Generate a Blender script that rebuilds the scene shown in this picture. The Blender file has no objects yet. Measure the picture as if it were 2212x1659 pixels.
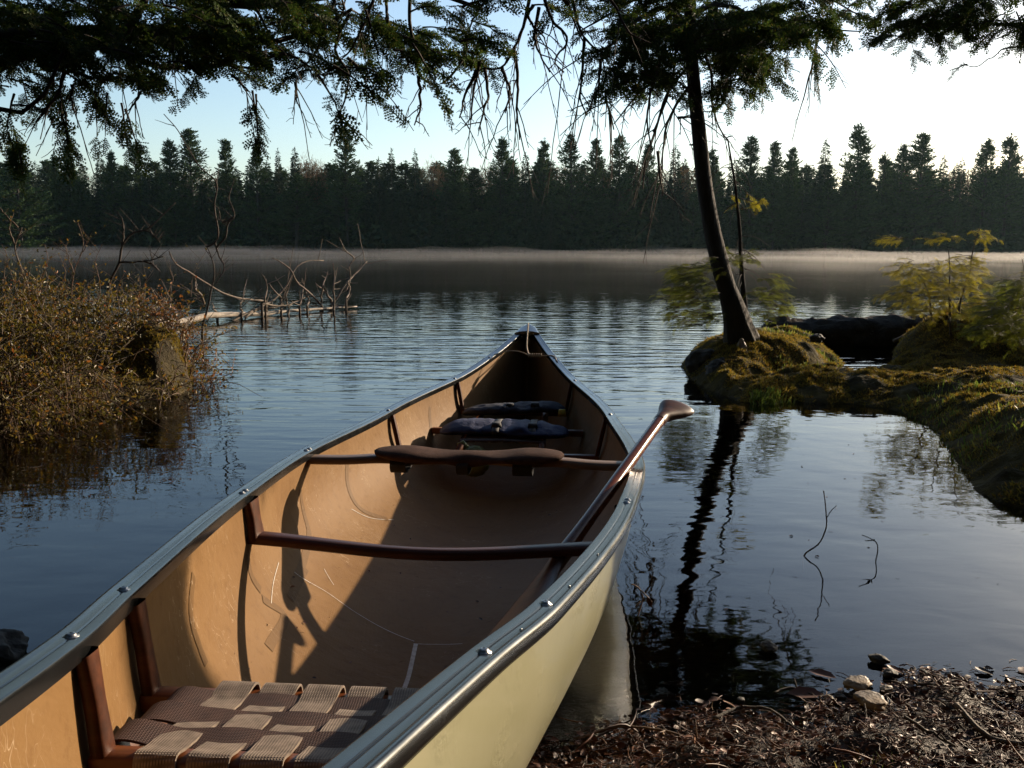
import bpy, math, random
import numpy as np
from mathutils import Matrix, Vector
random.seed(7)
RNG = np.random.default_rng(11)
S = bpy.context.scene
COL = S.collection

# ------------------------------------------------------------------ camera
FPX = 2007.0            # focal length in pixels of a 2212 px wide picture
CH = 0.84               # camera height over the water
ROLL = math.atan(10 / 2212)
PITCH = math.atan((829.5 - 534) / FPX)
cd = bpy.data.cameras.new('camera')
cam = bpy.data.objects.new('camera', cd)
COL.objects.link(cam)
S.camera = cam
cd.sensor_width = 36
cd.lens = FPX / 2212 * 36
cd.clip_start = 0.02
cd.clip_end = 3000
cam.matrix_world = Matrix.Translation((0, 0, CH)) @ Matrix.Rotation(math.pi / 2 - PITCH, 4, 'X') @ Matrix.Rotation(ROLL, 4, 'Z')

# ------------------------------------------------------------------ light
SUN_AZ, SUN_EL = math.radians(49.5), math.radians(15.5)
W = bpy.data.worlds.new('World')
S.world = W
W.use_nodes = True
wn = W.node_tree
bg = wn.nodes['Background']
sky = wn.nodes.new('ShaderNodeTexSky')
sky.sky_type = 'NISHITA'
sky.sun_disc = False
sky.sun_elevation = SUN_EL
sky.sun_rotation = SUN_AZ
sky.air_density = 1.0
sky.dust_density = 1.0
sky.ozone_density = 1.9
wn.links.new(sky.outputs[0], bg.inputs[0])
bg.inputs[1].default_value = 0.12
sl = bpy.data.lights.new('sun', 'SUN')
sl.energy = 5.0
sl.angle = math.radians(0.55)
sl.color = (1.0, 0.80, 0.58)
so = bpy.data.objects.new('sun', sl)
COL.objects.link(so)
sd = Vector((math.sin(SUN_AZ) * math.cos(SUN_EL), math.cos(SUN_AZ) * math.cos(SUN_EL), math.sin(SUN_EL)))
so.rotation_euler = sd.to_track_quat('Z', 'Y').to_euler()
so.location = (20, 20, 20)
S.view_settings.view_transform = 'Standard'
S.view_settings.look = 'None'
S.view_settings.exposure = 0.8
S.view_settings.gamma = 1
S.view_settings.use_curve_mapping = False
cy = S.cycles
cy.max_bounces = 8
cy.diffuse_bounces = 3
cy.glossy_bounces = 4
cy.transparent_max_bounces = 12
cy.volume_bounces = 0
cy.sample_clamp_indirect = 6
cy.caustics_reflective = False
cy.caustics_refractive = False
cy.use_denoising = True

# ------------------------------------------------------------------ helpers
def ray(px, py):
    u2, v2 = (px - 1106) / FPX, (py - 829.5) / FPX
    c, s = math.cos(ROLL), math.sin(ROLL)
    u, v = u2 * c + v2 * s, -u2 * s + v2 * c
    return np.array([u, math.cos(PITCH) - v * math.sin(PITCH), -math.sin(PITCH) - v * math.cos(PITCH)])

def at(px, py, Y):                       # a measured point of the place at distance Y
    d = ray(px, py)
    return np.array([0, 0, CH]) + d * (Y / d[1])

def onz(px, py, z=0.0):                  # a measured point at height z
    d = ray(px, py)
    return np.array([0, 0, CH]) + d * ((z - CH) / d[2])

def hsh(i, j, k, s):
    n = (i * 374761393 + j * 668265263 + k * 2147483647 + s * 1274126177) & 0xffffffff
    n = ((n ^ (n >> 13)) * 1274126177) & 0xffffffff
    return ((n ^ (n >> 16)) & 0xffff) / 65535.0

def vnoise(x, y, z=0.0, seed=0):
    x, y = np.asarray(x, float), np.asarray(y, float)
    z = np.broadcast_to(np.asarray(z, float), x.shape)
    xi, yi, zi = np.floor(x).astype(np.int64), np.floor(y).astype(np.int64), np.floor(z).astype(np.int64)
    fx, fy, fz = x - xi, y - yi, z - zi
    fx, fy, fz = [f * f * (3 - 2 * f) for f in (fx, fy, fz)]
    r = 0
    for a in (0, 1):
        for b in (0, 1):
            for c in (0, 1):
                w = (fx if a else 1 - fx) * (fy if b else 1 - fy) * (fz if c else 1 - fz)
                r = r + w * hsh(xi + a, yi + b, zi + c, seed)
    return r * 2 - 1

def fbm(x, y, z=0.0, o=4, seed=0):
    r, a, f = 0, 0.5, 1.0
    for k in range(o):
        r = r + a * vnoise(np.asarray(x) * f, np.asarray(y) * f, np.asarray(z) * f, seed + k * 17)
        a, f = a * 0.5, f * 2.03
    return r

def sm(a, b, x):
    t = np.clip((x - a) / (b - a), 0, 1)
    return t * t * (3 - 2 * t)

def hermite(xs, ys):
    xs, ys = np.array(xs, float), np.array(ys, float)
    d = np.diff(ys) / np.diff(xs)
    m = np.zeros(len(xs)); m[0], m[-1] = d[0], d[-1]
    for i in range(1, len(xs) - 1):
        if d[i - 1] * d[i] > 0:
            h0, h1 = xs[i] - xs[i - 1], xs[i + 1] - xs[i]
            w1, w2 = 2 * h1 + h0, h1 + 2 * h0
            m[i] = (w1 + w2) / (w1 / d[i - 1] + w2 / d[i])
    def f(x):
        x = np.asarray(x, float)
        i = np.clip(np.searchsorted(xs, x) - 1, 0, len(xs) - 2)
        h = xs[i + 1] - xs[i]; t = np.clip((x - xs[i]) / h, 0, 1)
        return (ys[i] * (1 + 2 * t) * (1 - t) ** 2 + h * m[i] * t * (1 - t) ** 2
                + ys[i + 1] * t * t * (3 - 2 * t) + h * m[i + 1] * t * t * (t - 1))
    return f

class MB:
    def __init__(s):
        s.v, s.f, s.m, s.n = [], [], [], 0
    def add(s, V, F, mi=0):
        V = np.asarray(V, float).reshape(-1, 3)
        s.v.append(V)
        for arr in (F if isinstance(F, list) and len(F) and isinstance(F[0], np.ndarray) and F[0].ndim == 2 else [np.asarray(F)]):
            if len(arr):
                s.f.append(arr + s.n); s.m.append(np.full(len(arr), mi))
        s.n += len(V)
    def build(s, name, mats, parent=None, smooth=True):
        me = bpy.data.meshes.new(name)
        V = np.concatenate(s.v)
        me.vertices.add(len(V)); me.vertices.foreach_set('co', V.ravel())
        tot = np.concatenate([np.full(len(f), f.shape[1]) for f in s.f])
        li = np.concatenate([f.ravel() for f in s.f]).astype(np.int32)
        me.loops.add(len(li)); me.loops.foreach_set('vertex_index', li)
        me.polygons.add(len(tot))
        st = np.concatenate([[0], np.cumsum(tot)[:-1]]).astype(np.int32)
        me.polygons.foreach_set('loop_start', st)
        me.polygons.foreach_set('loop_total', tot.astype(np.int32))
        me.polygons.foreach_set('material_index', np.concatenate(s.m).astype(np.int32))
        me.polygons.foreach_set('use_smooth', np.full(len(tot), smooth))
        me.update(calc_edges=True)
        for m in (mats if isinstance(mats, (list, tuple)) else [mats]):
            me.materials.append(m)
        o = bpy.data.objects.new(name, me)
        COL.objects.link(o)
        if parent is not None:
            o.parent = parent
            lx = parent
            off = Vector((0, 0, 0))
            while lx is not None:
                off += Vector(lx.location); lx = lx.parent
            me.transform(Matrix.Translation(-off))
        return o
    # shapes
    def box(s, c, half, R=None, mi=0, taper=1.0):
        h = np.array(half)
        P = np.array([[x, y, z] for z in (-1, 1) for y in (-1, 1) for x in (-1, 1)], float)
        P[4:, :2] *= taper
        P = P * h
        if R is not None: P = P @ np.asarray(R).T
        s.add(P + np.asarray(c), np.array([[0, 2, 3, 1], [4, 5, 7, 6], [0, 1, 5, 4], [2, 6, 7, 3], [0, 4, 6, 2], [1, 3, 7, 5]]), mi)
    def tube(s, P, r, n=6, mi=0, squash=None, caps=True):
        P = np.asarray(P, float); k = len(P)
        r = np.broadcast_to(np.asarray(r, float), (k,))
        T = np.gradient(P, axis=0); T /= np.linalg.norm(T, axis=1)[:, None] + 1e-12
        up = np.array([0.13, 0.21, 1.0]) if abs(T[:, 2]).mean() < 0.85 else np.array([1.0, 0.1, 0.0])
        A = np.cross(T, up); A /= np.linalg.norm(A, axis=1)[:, None] + 1e-12
        B = np.cross(T, A)
        th = np.arange(n) / n * 2 * np.pi
        sa, sb = squash if squash else (1, 1)
        V = P[:, None] + r[:, None, None] * (np.cos(th)[None, :, None] * A[:, None] * sa + np.sin(th)[None, :, None] * B[:, None] * sb)
        F = []
        i = np.arange(k - 1)[:, None] * n; j = np.arange(n)[None]
        jn = (j + 1) % n
        F = np.stack([i + j, i + jn, i + n + jn, i + n + j], -1).reshape(-1, 4)
        s.add(V.reshape(-1, 3), F, mi)
        if caps and n > 2:
            for e, q in ((0, P[0]), (k - 1, P[-1])):
                base = s.n - k * n + e * n if e == 0 or True else 0
            b0 = s.n - k * n
            c0 = s.n
            s.v.append(np.array([P[0], P[-1]])); s.n += 2
            f0 = np.array([[b0 + (q + 1) % n, b0 + q, c0] for q in range(n)])
            f1 = np.array([[b0 + (k - 1) * n + q, b0 + (k - 1) * n + (q + 1) % n, c0 + 1] for q in range(n)])
            s.f += [f0, f1]; s.m += [np.full(n, mi)] * 2
    def grid(s, G, mi=0, flip=False, closeu=False):
        G = np.asarray(G, float); a, b = G.shape[:2]
        i = np.arange(a if closeu else a - 1)[:, None]; j = np.arange(b - 1)[None]
        i2 = (i + 1) % a
        F = np.stack([i * b + j, i * b + j + 1, i2 * b + j + 1, i2 * b + j], -1).reshape(-1, 4)
        if flip: F = F[:, ::-1]
        s.add(G.reshape(-1, 3), F, mi)

def spline(P, n):
    P = np.asarray(P, float)
    d = np.concatenate([[0], np.cumsum(np.linalg.norm(np.diff(P, axis=0), axis=1))])
    d += np.arange(len(d)) * 1e-9
    t = np.linspace(0, d[-1], n)
    out = []
    for k in range(P.shape[1]):
        m = np.gradient(P[:, k], d)
        i = np.clip(np.searchsorted(d, t) - 1, 0, len(d) - 2)
        h = d[i + 1] - d[i]; q = (t - d[i]) / h
        out.append(P[i, k] * (1 + 2 * q) * (1 - q) ** 2 + h * m[i] * q * (1 - q) ** 2 + P[i + 1, k] * q * q * (3 - 2 * q) + h * m[i + 1] * q * q * (q - 1))
    return np.stack(out, -1)

def tag(o, label=None, cat=None, group=None, kind=None):
    if label: o['label'] = label
    if cat: o['category'] = cat
    if group: o['group'] = group
    if kind: o['kind'] = kind
    return o

def thing(name, loc, label, cat, group=None):
    o = bpy.data.objects.new(name, None)
    o.empty_display_size = 0.1
    o.location = [float(q) for q in loc]
    COL.objects.link(o)
    return tag(o, label, cat, group)

# ------------------------------------------------------------------ materials
def part(name, loc, label=None):          # an Empty for a part of the canoe that has sub-parts
    o = bpy.data.objects.new(name, None); COL.objects.link(o); o.parent = canoe
    o.empty_display_size = 0.1
    o.location = [float(q) for q in (np.asarray(loc) - np.array(canoe.location))]
    if label: o['label'] = label
    return o

def newmat(name):
    m = bpy.data.materials.new(name); m.use_nodes = True
    return m, m.node_tree, m.node_tree.nodes['Principled BSDF']

def N(nt, typ, **kw):
    n = nt.nodes.new(typ)
    for k, v in kw.items():
        if k.startswith('i_'): n.inputs[k[2:].replace('_', ' ')].default_value = v
        else: setattr(n, k, v)
    return n

def ramp(nt, stops):
    r = nt.nodes.new('ShaderNodeValToRGB')
    e = r.color_ramp.elements
    while len(e) < len(stops): e.new(0.5)
    for k, (p, c) in enumerate(stops):
        e[k].position = p; e[k].color = (*c, 1)
    return r

def mat(name, stops, scale=8, rough=0.6, bump=0.3, bscale=None, metal=0, detail=6, stretch=(1, 1, 1), bdist=0.01, spec=0.5, coat=0, obj=True, rvar=0.0):
    m, nt, b = newmat(name)
    tc = N(nt, 'ShaderNodeTexCoord')
    mp = N(nt, 'ShaderNodeMapping'); mp.inputs['Scale'].default_value = stretch
    nt.links.new(tc.outputs['Object'], mp.inputs[0])
    n = N(nt, 'ShaderNodeTexNoise', i_Scale=scale, i_Detail=detail, i_Roughness=0.62)
    nt.links.new(mp.outputs[0], n.inputs['Vector'])
    r = ramp(nt, stops)
    nt.links.new(n.outputs[0], r.inputs[0]); nt.links.new(r.outputs[0], b.inputs['Base Color'])
    b.inputs['Roughness'].default_value = rough
    b.inputs['Metallic'].default_value = metal
    b.inputs['Specular IOR Level'].default_value = spec
    b.inputs['Coat Weight'].default_value = coat
    b.inputs['Coat Roughness'].default_value = 0.15
    if rvar:
        mr = N(nt, 'ShaderNodeMapRange'); mr.inputs[3].default_value = rough - rvar; mr.inputs[4].default_value = rough + rvar
        mr.inputs[1].default_value = 0.3; mr.inputs[2].default_value = 0.7
        nt.links.new(n.outputs[0], mr.inputs[0]); nt.links.new(mr.outputs[0], b.inputs['Roughness'])
    if bump:
        n2 = N(nt, 'ShaderNodeTexNoise', i_Scale=bscale or scale * 3, i_Detail=5, i_Roughness=0.6)
        nt.links.new(mp.outputs[0], n2.inputs['Vector'])
        bp = N(nt, 'ShaderNodeBump', i_Strength=bump, i_Distance=bdist)
        nt.links.new(n2.outputs[0], bp.inputs['Height']); nt.links.new(bp.outputs[0], b.inputs['Normal'])
    return m

def leafmat(name, stops, trans=0.4, rough=0.5, tcol=None, spec=0.3):
    m, nt, b = newmat(name)
    g = N(nt, 'ShaderNodeNewGeometry')
    r = ramp(nt, stops)
    nt.links.new(g.outputs['Random Per Island'], r.inputs[0])
    nt.links.new(r.outputs[0], b.inputs['Base Color'])
    b.inputs['Roughness'].default_value = rough
    b.inputs['Specular IOR Level'].default_value = spec
    if trans:
        t = N(nt, 'ShaderNodeBsdfTranslucent')
        mx = N(nt, 'ShaderNodeMixShader'); mx.inputs[0].default_value = trans
        if tcol:
            mc = N(nt, 'ShaderNodeMix', data_type='RGBA', blend_type='MULTIPLY'); mc.inputs[0].default_value = 1
            nt.links.new(r.outputs[0], mc.inputs[6]); mc.inputs[7].default_value = (*tcol, 1)
            nt.links.new(mc.outputs[2], t.inputs[0])
        else:
            nt.links.new(r.outputs[0], t.inputs[0])
        nt.links.new(b.outputs[0], mx.inputs[1]); nt.links.new(t.outputs[0], mx.inputs[2])
        nt.links.new(mx.outputs[0], nt.nodes['Material Output'].inputs[0])
    return m

M = {}
M['bark'] = mat('bark', [(0.3, (0.008, 0.006, 0.005)), (0.55, (0.024, 0.019, 0.015)), (0.75, (0.05, 0.041, 0.032))], 14, 0.9, 1.0, 40, stretch=(1, 1, 0.25), bdist=0.02)
M['twig'] = mat('twig', [(0.3, (0.02, 0.015, 0.011)), (0.7, (0.06, 0.045, 0.033))], 30, 0.85, 0.4)
M['greytwig'] = mat('grey_twig', [(0.3, (0.04, 0.03, 0.02)), (0.7, (0.15, 0.11, 0.075))], 25, 0.8, 0.5)
M['redtwig'] = mat('red_twig', [(0.3, (0.05, 0.025, 0.012)), (0.7, (0.15, 0.085, 0.042))], 30, 0.7, 0.3)
M['palewood'] = mat('pale_wood', [(0.3, (0.16, 0.13, 0.1)), (0.7, (0.42, 0.36, 0.29))], 10, 0.8, 0.6, stretch=(1, 1, 1))
M['cedar'] = leafmat('cedar_leaf', [(0, (0.02, 0.04, 0.010)), (0.5, (0.04, 0.075, 0.015)), (0.85, (0.07, 0.11, 0.02)), (1, (0.15, 0.12, 0.03))], 0.4, 0.6, spec=.15)
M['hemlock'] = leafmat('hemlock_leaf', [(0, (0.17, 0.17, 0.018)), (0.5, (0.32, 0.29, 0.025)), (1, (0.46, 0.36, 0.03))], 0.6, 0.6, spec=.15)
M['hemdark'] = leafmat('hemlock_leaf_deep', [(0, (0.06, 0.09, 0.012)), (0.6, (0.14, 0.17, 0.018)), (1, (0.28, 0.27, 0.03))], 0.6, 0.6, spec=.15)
M['shrubleaf'] = leafmat('shrub_leaf', [(0, (0.05, 0.048, 0.010)), (0.4, (0.11, 0.09, 0.014)), (0.75, (0.19, 0.13, 0.02)), (0.93, (0.24, 0.12, 0.022)), (1, (0.24, 0.07, 0.02))], 0.45, 0.4)
M['rustleaf'] = leafmat('rust_leaf', [(0, (0.10, 0.06, 0.014)), (0.4, (0.19, 0.085, 0.02)), (0.8, (0.26, 0.09, 0.025)), (1, (0.16, 0.14, 0.02))], 0.45, 0.4)
M['pine'] = leafmat('pine_needle', [(0, (0.012, 0.028, 0.010)), (0.5, (0.024, 0.048, 0.016)), (1, (0.055, 0.085, 0.026))], 0.2, 0.8, spec=.1)
M['spruce'] = leafmat('spruce_needle', [(0, (0.010, 0.019, 0.011)), (0.5, (0.019, 0.034, 0.017)), (1, (0.036, 0.052, 0.022))], 0.15, 0.8, spec=.1)
M['budding'] = leafmat('budding_twig', [(0, (0.10, 0.055, 0.03)), (0.5, (0.17, 0.09, 0.05)), (1, (0.14, 0.12, 0.045))], 0.2, 0.8)
M['moss'] = leafmat('moss_blade', [(0, (0.09, 0.07, 0.014)), (0.4, (0.2, 0.165, 0.022)), (0.75, (0.32, 0.235, 0.035)), (1, (0.28, 0.13, 0.03))], 0.45, 0.6)
M['grass'] = leafmat('grass_blade', [(0, (0.07, 0.10, 0.02)), (0.6, (0.14, 0.2, 0.03)), (1, (0.3, 0.27, 0.06))], 0.5, 0.5)
M['rock'] = mat('rock', [(0.3, (0.06, 0.042, 0.024)), (0.5, (0.17, 0.12, 0.07)), (0.75, (0.28, 0.20, 0.115))], 9, 0.6, 0.8, 26, bdist=0.01, rvar=0.15)
M['darkrock'] = mat('dark_rock', [(0.3, (0.008, 0.007, 0.006)), (0.7, (0.035, 0.03, 0.02))], 9, 0.75, 0.9, 22, bdist=0.012)
M['litter'] = leafmat('wet_litter', [(0, (0.02, 0.009, 0.005)), (0.5, (0.085, 0.031, 0.014)), (0.85, (0.15, 0.055, 0.024)), (0.97, (0.19, 0.085, 0.035)), (1, (0.28, 0.17, 0.08))], 0, 0.5, spec=0.3)
M['wood'] = mat('varnished_wood', [(0.25, (0.06, 0.018, 0.007)), (0.5, (0.125, 0.038, 0.012)), (0.75, (0.20, 0.065, 0.02))], 9, 0.34, 0.1, 60, stretch=(0.35, 6, 6), coat=0.0, spec=.3, bdist=0.001)
M['paddlewood'] = mat('paddle_wood', [(0.25, (0.05, 0.012, 0.004)), (0.5, (0.11, 0.028, 0.008)), (0.75, (0.17, 0.045, 0.013))], 9, 0.2, 0.1, 60, stretch=(3, 3, 3), spec=.2, bdist=0.001)
M['darkwood'] = mat('stained_wood', [(0.25, (0.03, 0.010, 0.005)), (0.5, (0.065, 0.02, 0.008)), (0.75, (0.11, 0.035, 0.014))], 10, 0.4, 0.15, 60, stretch=(0.35, 6, 6), coat=0.0, bdist=0.001, spec=.25)
M['yokewood'] = mat('yoke_wood', [(0.25, (0.10, 0.05, 0.022)), (0.6, (0.2, 0.115, 0.055))], 10, 0.45, 0.1, 60, stretch=(0.35, 6, 6), bdist=0.001)
M['suede'] = mat('pad_suede', [(0.3, (0.045, 0.024, 0.02)), (0.7, (0.095, 0.055, 0.045))], 30, 0.95, 0.4, 200, bdist=0.002, spec=.1)
M['blackstrap'] = mat('black_webbing', [(0.3, (0.01, 0.01, 0.011)), (0.7, (0.03, 0.028, 0.03))], 60, 0.7, 0.3, 200, bdist=0.001)
M['bluecloth'] = mat('blue_nylon', [(0.3, (0.004, 0.009, 0.045)), (0.7, (0.010, 0.022, 0.10))], 14, 0.75, 0.6, 30, bdist=0.01)
M['greyclot'] = mat('grey_nylon', [(0.3, (0.008, 0.011, 0.024)), (0.7, (0.028, 0.035, 0.065))], 14, 0.8, 0.6, 30, bdist=0.01)
M['limecloth'] = mat('lime_cloth', [(0.3, (0.10, 0.11, 0.02)), (0.7, (0.22, 0.22, 0.05))], 12, 0.6, 0.6, 30)
M['yellow'] = mat('yellow_foam', [(0.3, (0.45, 0.33, 0.03)), (0.7, (0.7, 0.5, 0.06))], 12, 0.6, 0.3)
M['steel'] = mat('bolt_steel', [(0.3, (0.3, 0.29, 0.28)), (0.7, (0.5, 0.49, 0.47))], 100, 0.3, 0.1, metal=1)
M['rope'] = mat('rope', [(0.3, (0.25, 0.2, 0.14)), (0.7, (0.5, 0.42, 0.32))], 120, 0.8, 0.6, 300)
M['loam'] = mat('peaty_root_mass', [(0.3, (0.008, 0.006, 0.004)), (0.7, (0.04, 0.027, 0.015))], 20, 0.9, 1.0, 50, bdist=0.03)

def m_alu():
    m, nt, b = newmat('anodised_gunwale')
    tc = N(nt, 'ShaderNodeTexCoord')
    n = N(nt, 'ShaderNodeTexNoise', i_Scale=7, i_Detail=8, i_Roughness=0.7)
    nt.links.new(tc.outputs['Object'], n.inputs['Vector'])
    r = ramp(nt, [(0.3, (0.055, 0.06, 0.064)), (0.7, (0.085, 0.09, 0.094))])
    nt.links.new(n.outputs[0], r.inputs[0]); nt.links.new(r.outputs[0], b.inputs['Base Color'])
    b.inputs['Metallic'].default_value = 0.95
    mr = N(nt, 'ShaderNodeMapRange'); mr.inputs[1].default_value = .35; mr.inputs[2].default_value = .7
    mr.inputs[3].default_value = 0.2; mr.inputs[4].default_value = 0.28
    nt.links.new(n.outputs[0], mr.inputs[0]); nt.links.new(mr.outputs[0], b.inputs['Roughness'])
    v = N(nt, 'ShaderNodeTexVoronoi', i_Scale=160)
    nt.links.new(tc.outputs['Object'], v.inputs['Vector'])
    bp = N(nt, 'ShaderNodeBump', i_Strength=0.012, i_Distance=0.002)
    nt.links.new(v.outputs[0], bp.inputs['Height']); nt.links.new(bp.outputs[0], b.inputs['Normal'])
    return m
M['alu'] = m_alu()

def m_hull():
    m, nt, b = newmat('scuffed_gelcoat')
    tc = N(nt, 'ShaderNodeTexCoord')
    n = N(nt, 'ShaderNodeTexNoise', i_Scale=3.5, i_Detail=8, i_Roughness=0.65)
    nt.links.new(tc.outputs['Object'], n.inputs['Vector'])
    r = ramp(nt, [(0.3, (0.37, 0.355, 0.215)), (0.7, (0.44, 0.425, 0.275))])
    nt.links.new(n.outputs[0], r.inputs[0])
    # thin scratches
    mp = N(nt, 'ShaderNodeMapping'); mp.inputs['Scale'].default_value = (6, 1.0, 5); mp.inputs['Rotation'].default_value = (0.5, 0.3, 0.2)
    nt.links.new(tc.outputs['Object'], mp.inputs[0])
    w = N(nt, 'ShaderNodeTexNoise', i_Scale=14, i_Detail=2, i_Distortion=1.2)
    nt.links.new(mp.outputs[0], w.inputs['Vector'])
    r2 = ramp(nt, [(0.485, (0, 0, 0)), (0.5, (1, 1, 1)), (0.515, (0, 0, 0))])
    nt.links.new(w.outputs[0], r2.inputs[0])
    n3 = N(nt, 'ShaderNodeTexNoise', i_Scale=9, i_Detail=3)
    nt.links.new(tc.outputs['Object'], n3.inputs['Vector'])
    r3 = ramp(nt, [(0.5, (0, 0, 0)), (0.65, (1, 1, 1))])
    nt.links.new(n3.outputs[0], r3.inputs[0])
    mu = N(nt, 'ShaderNodeMath', operation='MULTIPLY'); nt.links.new(r2.outputs[0], mu.inputs[0]); nt.links.new(r3.outputs[0], mu.inputs[1])
    mu2 = N(nt, 'ShaderNodeMath', operation='MULTIPLY'); nt.links.new(mu.outputs[0], mu2.inputs[0]); mu2.inputs[1].default_value = 0.25
    mx = N(nt, 'ShaderNodeMix', data_type='RGBA')
    nt.links.new(mu2.outputs[0], mx.inputs[0]); nt.links.new(r.outputs[0], mx.inputs[6]); mx.inputs[7].default_value = (0.75, 0.73, 0.6, 1)
    nt.links.new(mx.outputs[2], b.inputs['Base Color'])
    b.inputs['Roughness'].default_value = 0.3
    b.inputs['Coat Weight'].default_value = 0.6
    b.inputs['Coat Roughness'].default_value = 0.08
    # dents, drops and scuffs that sparkle
    nb = N(nt, 'ShaderNodeTexNoise', i_Scale=5, i_Detail=5)
    nt.links.new(tc.outputs['Object'], nb.inputs['Vector'])
    vb = N(nt, 'ShaderNodeTexNoise', i_Scale=130, i_Detail=3)
    nt.links.new(tc.outputs['Object'], vb.inputs['Vector'])
    mb_ = N(nt, 'ShaderNodeMath', operation='MULTIPLY'); nt.links.new(vb.outputs[0], mb_.inputs[0]); nt.links.new(r3.outputs[0], mb_.inputs[1])
    b1 = N(nt, 'ShaderNodeBump', i_Strength=0.25, i_Distance=0.01); nt.links.new(nb.outputs[0], b1.inputs['Height'])
    b2 = N(nt, 'ShaderNodeBump', i_Strength=0.5, i_Distance=0.004); nt.links.new(mb_.outputs[0], b2.inputs['Height']); nt.links.new(b1.outputs[0], b2.inputs['Normal'])
    nt.links.new(b2.outputs[0], b.inputs['Normal']); nt.links.new(b2.outputs[0], b.inputs['Coat Normal'])
    return m
M['hull'] = m_hull()

def m_lining(name='tan_lining', k=1.0):
    m, nt, b = newmat(name)
    tc = N(nt, 'ShaderNodeTexCoord')
    n = N(nt, 'ShaderNodeTexNoise', i_Scale=2.6, i_Detail=9, i_Roughness=0.62, i_Distortion=0.4)
    nt.links.new(tc.outputs['Object'], n.inputs['Vector'])
    r = ramp(nt, [(0.28, (0.38 * k, 0.20 * k, 0.070 * k)), (0.5, (0.47 * k, 0.26 * k, 0.098 * k)), (0.75, (0.54 * k, 0.32 * k, 0.135 * k))])
    nt.links.new(n.outputs[0], r.inputs[0])
    # darker speckle and grime specks
    v = N(nt, 'ShaderNodeTexNoise', i_Scale=38, i_Detail=6, i_Roughness=0.7)
    nt.links.new(tc.outputs['Object'], v.inputs['Vector'])
    r2 = ramp(nt, [(0.28, (0.72, 0.66, 0.6)), (0.46, (1, 1, 1))])
    nt.links.new(v.outputs[0], r2.inputs[0])
    mx = N(nt, 'ShaderNodeMix', data_type='RGBA', blend_type='MULTIPLY'); mx.inputs[0].default_value = 0.8
    nt.links.new(r.outputs[0], mx.inputs[6]); nt.links.new(r2.outputs[0], mx.inputs[7])
    # pale scratches
    mp = N(nt, 'ShaderNodeMapping'); mp.inputs['Scale'].default_value = (2, 5, 3); mp.inputs['Rotation'].default_value = (0.2, 0.3, 0.7)
    nt.links.new(tc.outputs['Object'], mp.inputs[0])
    w = N(nt, 'ShaderNodeTexNoise', i_Scale=9, i_Detail=1, i_Distortion=0.8)
    nt.links.new(mp.outputs[0], w.inputs['Vector'])
    r4 = ramp(nt, [(0.493, (0, 0, 0)), (0.5, (1, 1, 1)), (0.507, (0, 0, 0))])
    nt.links.new(w.outputs[0], r4.inputs[0])
    n5 = N(nt, 'ShaderNodeTexNoise', i_Scale=6, i_Detail=2)
    nt.links.new(tc.outputs['Object'], n5.inputs['Vector'])
    r5 = ramp(nt, [(0.52, (0, 0, 0)), (0.62, (0.4, 0.4, 0.4))])
    nt.links.new(n5.outputs[0], r5.inputs[0])
    mu = N(nt, 'ShaderNodeMath', operation='MULTIPLY'); nt.links.new(r4.outputs[0], mu.inputs[0]); nt.links.new(r5.outputs[0], mu.inputs[1])
    m2 = N(nt, 'ShaderNodeMix', data_type='RGBA')
    nt.links.new(mu.outputs[0], m2.inputs[0]); nt.links.new(mx.outputs[2], m2.inputs[6]); m2.inputs[7].default_value = (0.7, 0.58, 0.42, 1)
    nt.links.new(m2.outputs[2], b.inputs['Base Color'])
    b.inputs['Roughness'].default_value = 0.6
    b.inputs['Specular IOR Level'].default_value = 0.1
    # cloth weave under the resin
    wv = N(nt, 'ShaderNodeTexWave', i_Scale=130, i_Distortion=0.5); wv.bands_direction = 'Z'
    wv2 = N(nt, 'ShaderNodeTexWave', i_Scale=130, i_Distortion=0.5); wv2.bands_direction = 'Y'
    nt.links.new(tc.outputs['Object'], wv.inputs['Vector']); nt.links.new(tc.outputs['Object'], wv2.inputs['Vector'])
    ad = N(nt, 'ShaderNodeMath', operation='ADD'); nt.links.new(wv.outputs[1], ad.inputs[0]); nt.links.new(wv2.outputs[1], ad.inputs[1])
    b1 = N(nt, 'ShaderNodeBump', i_Strength=0.12, i_Distance=0.001); nt.links.new(ad.outputs[0], b1.inputs['Height'])
    b2 = N(nt, 'ShaderNodeBump', i_Strength=0.35, i_Distance=0.03); nt.links.new(n.outputs[0], b2.inputs['Height']); nt.links.new(b1.outputs[0], b2.inputs['Normal'])
    nt.links.new(b2.outputs[0], b.inputs['Normal'])
    return m
M['lining'] = m_lining('tan_lining', 0.40)
M['rib'] = m_lining('laminate_strip', 0.29)
M['scratch'] = mat('scratched_resin', [(0.35, (0.38, 0.33, 0.27)), (0.6, (0.55, 0.52, 0.48))], 90, 0.6, 0)

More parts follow.
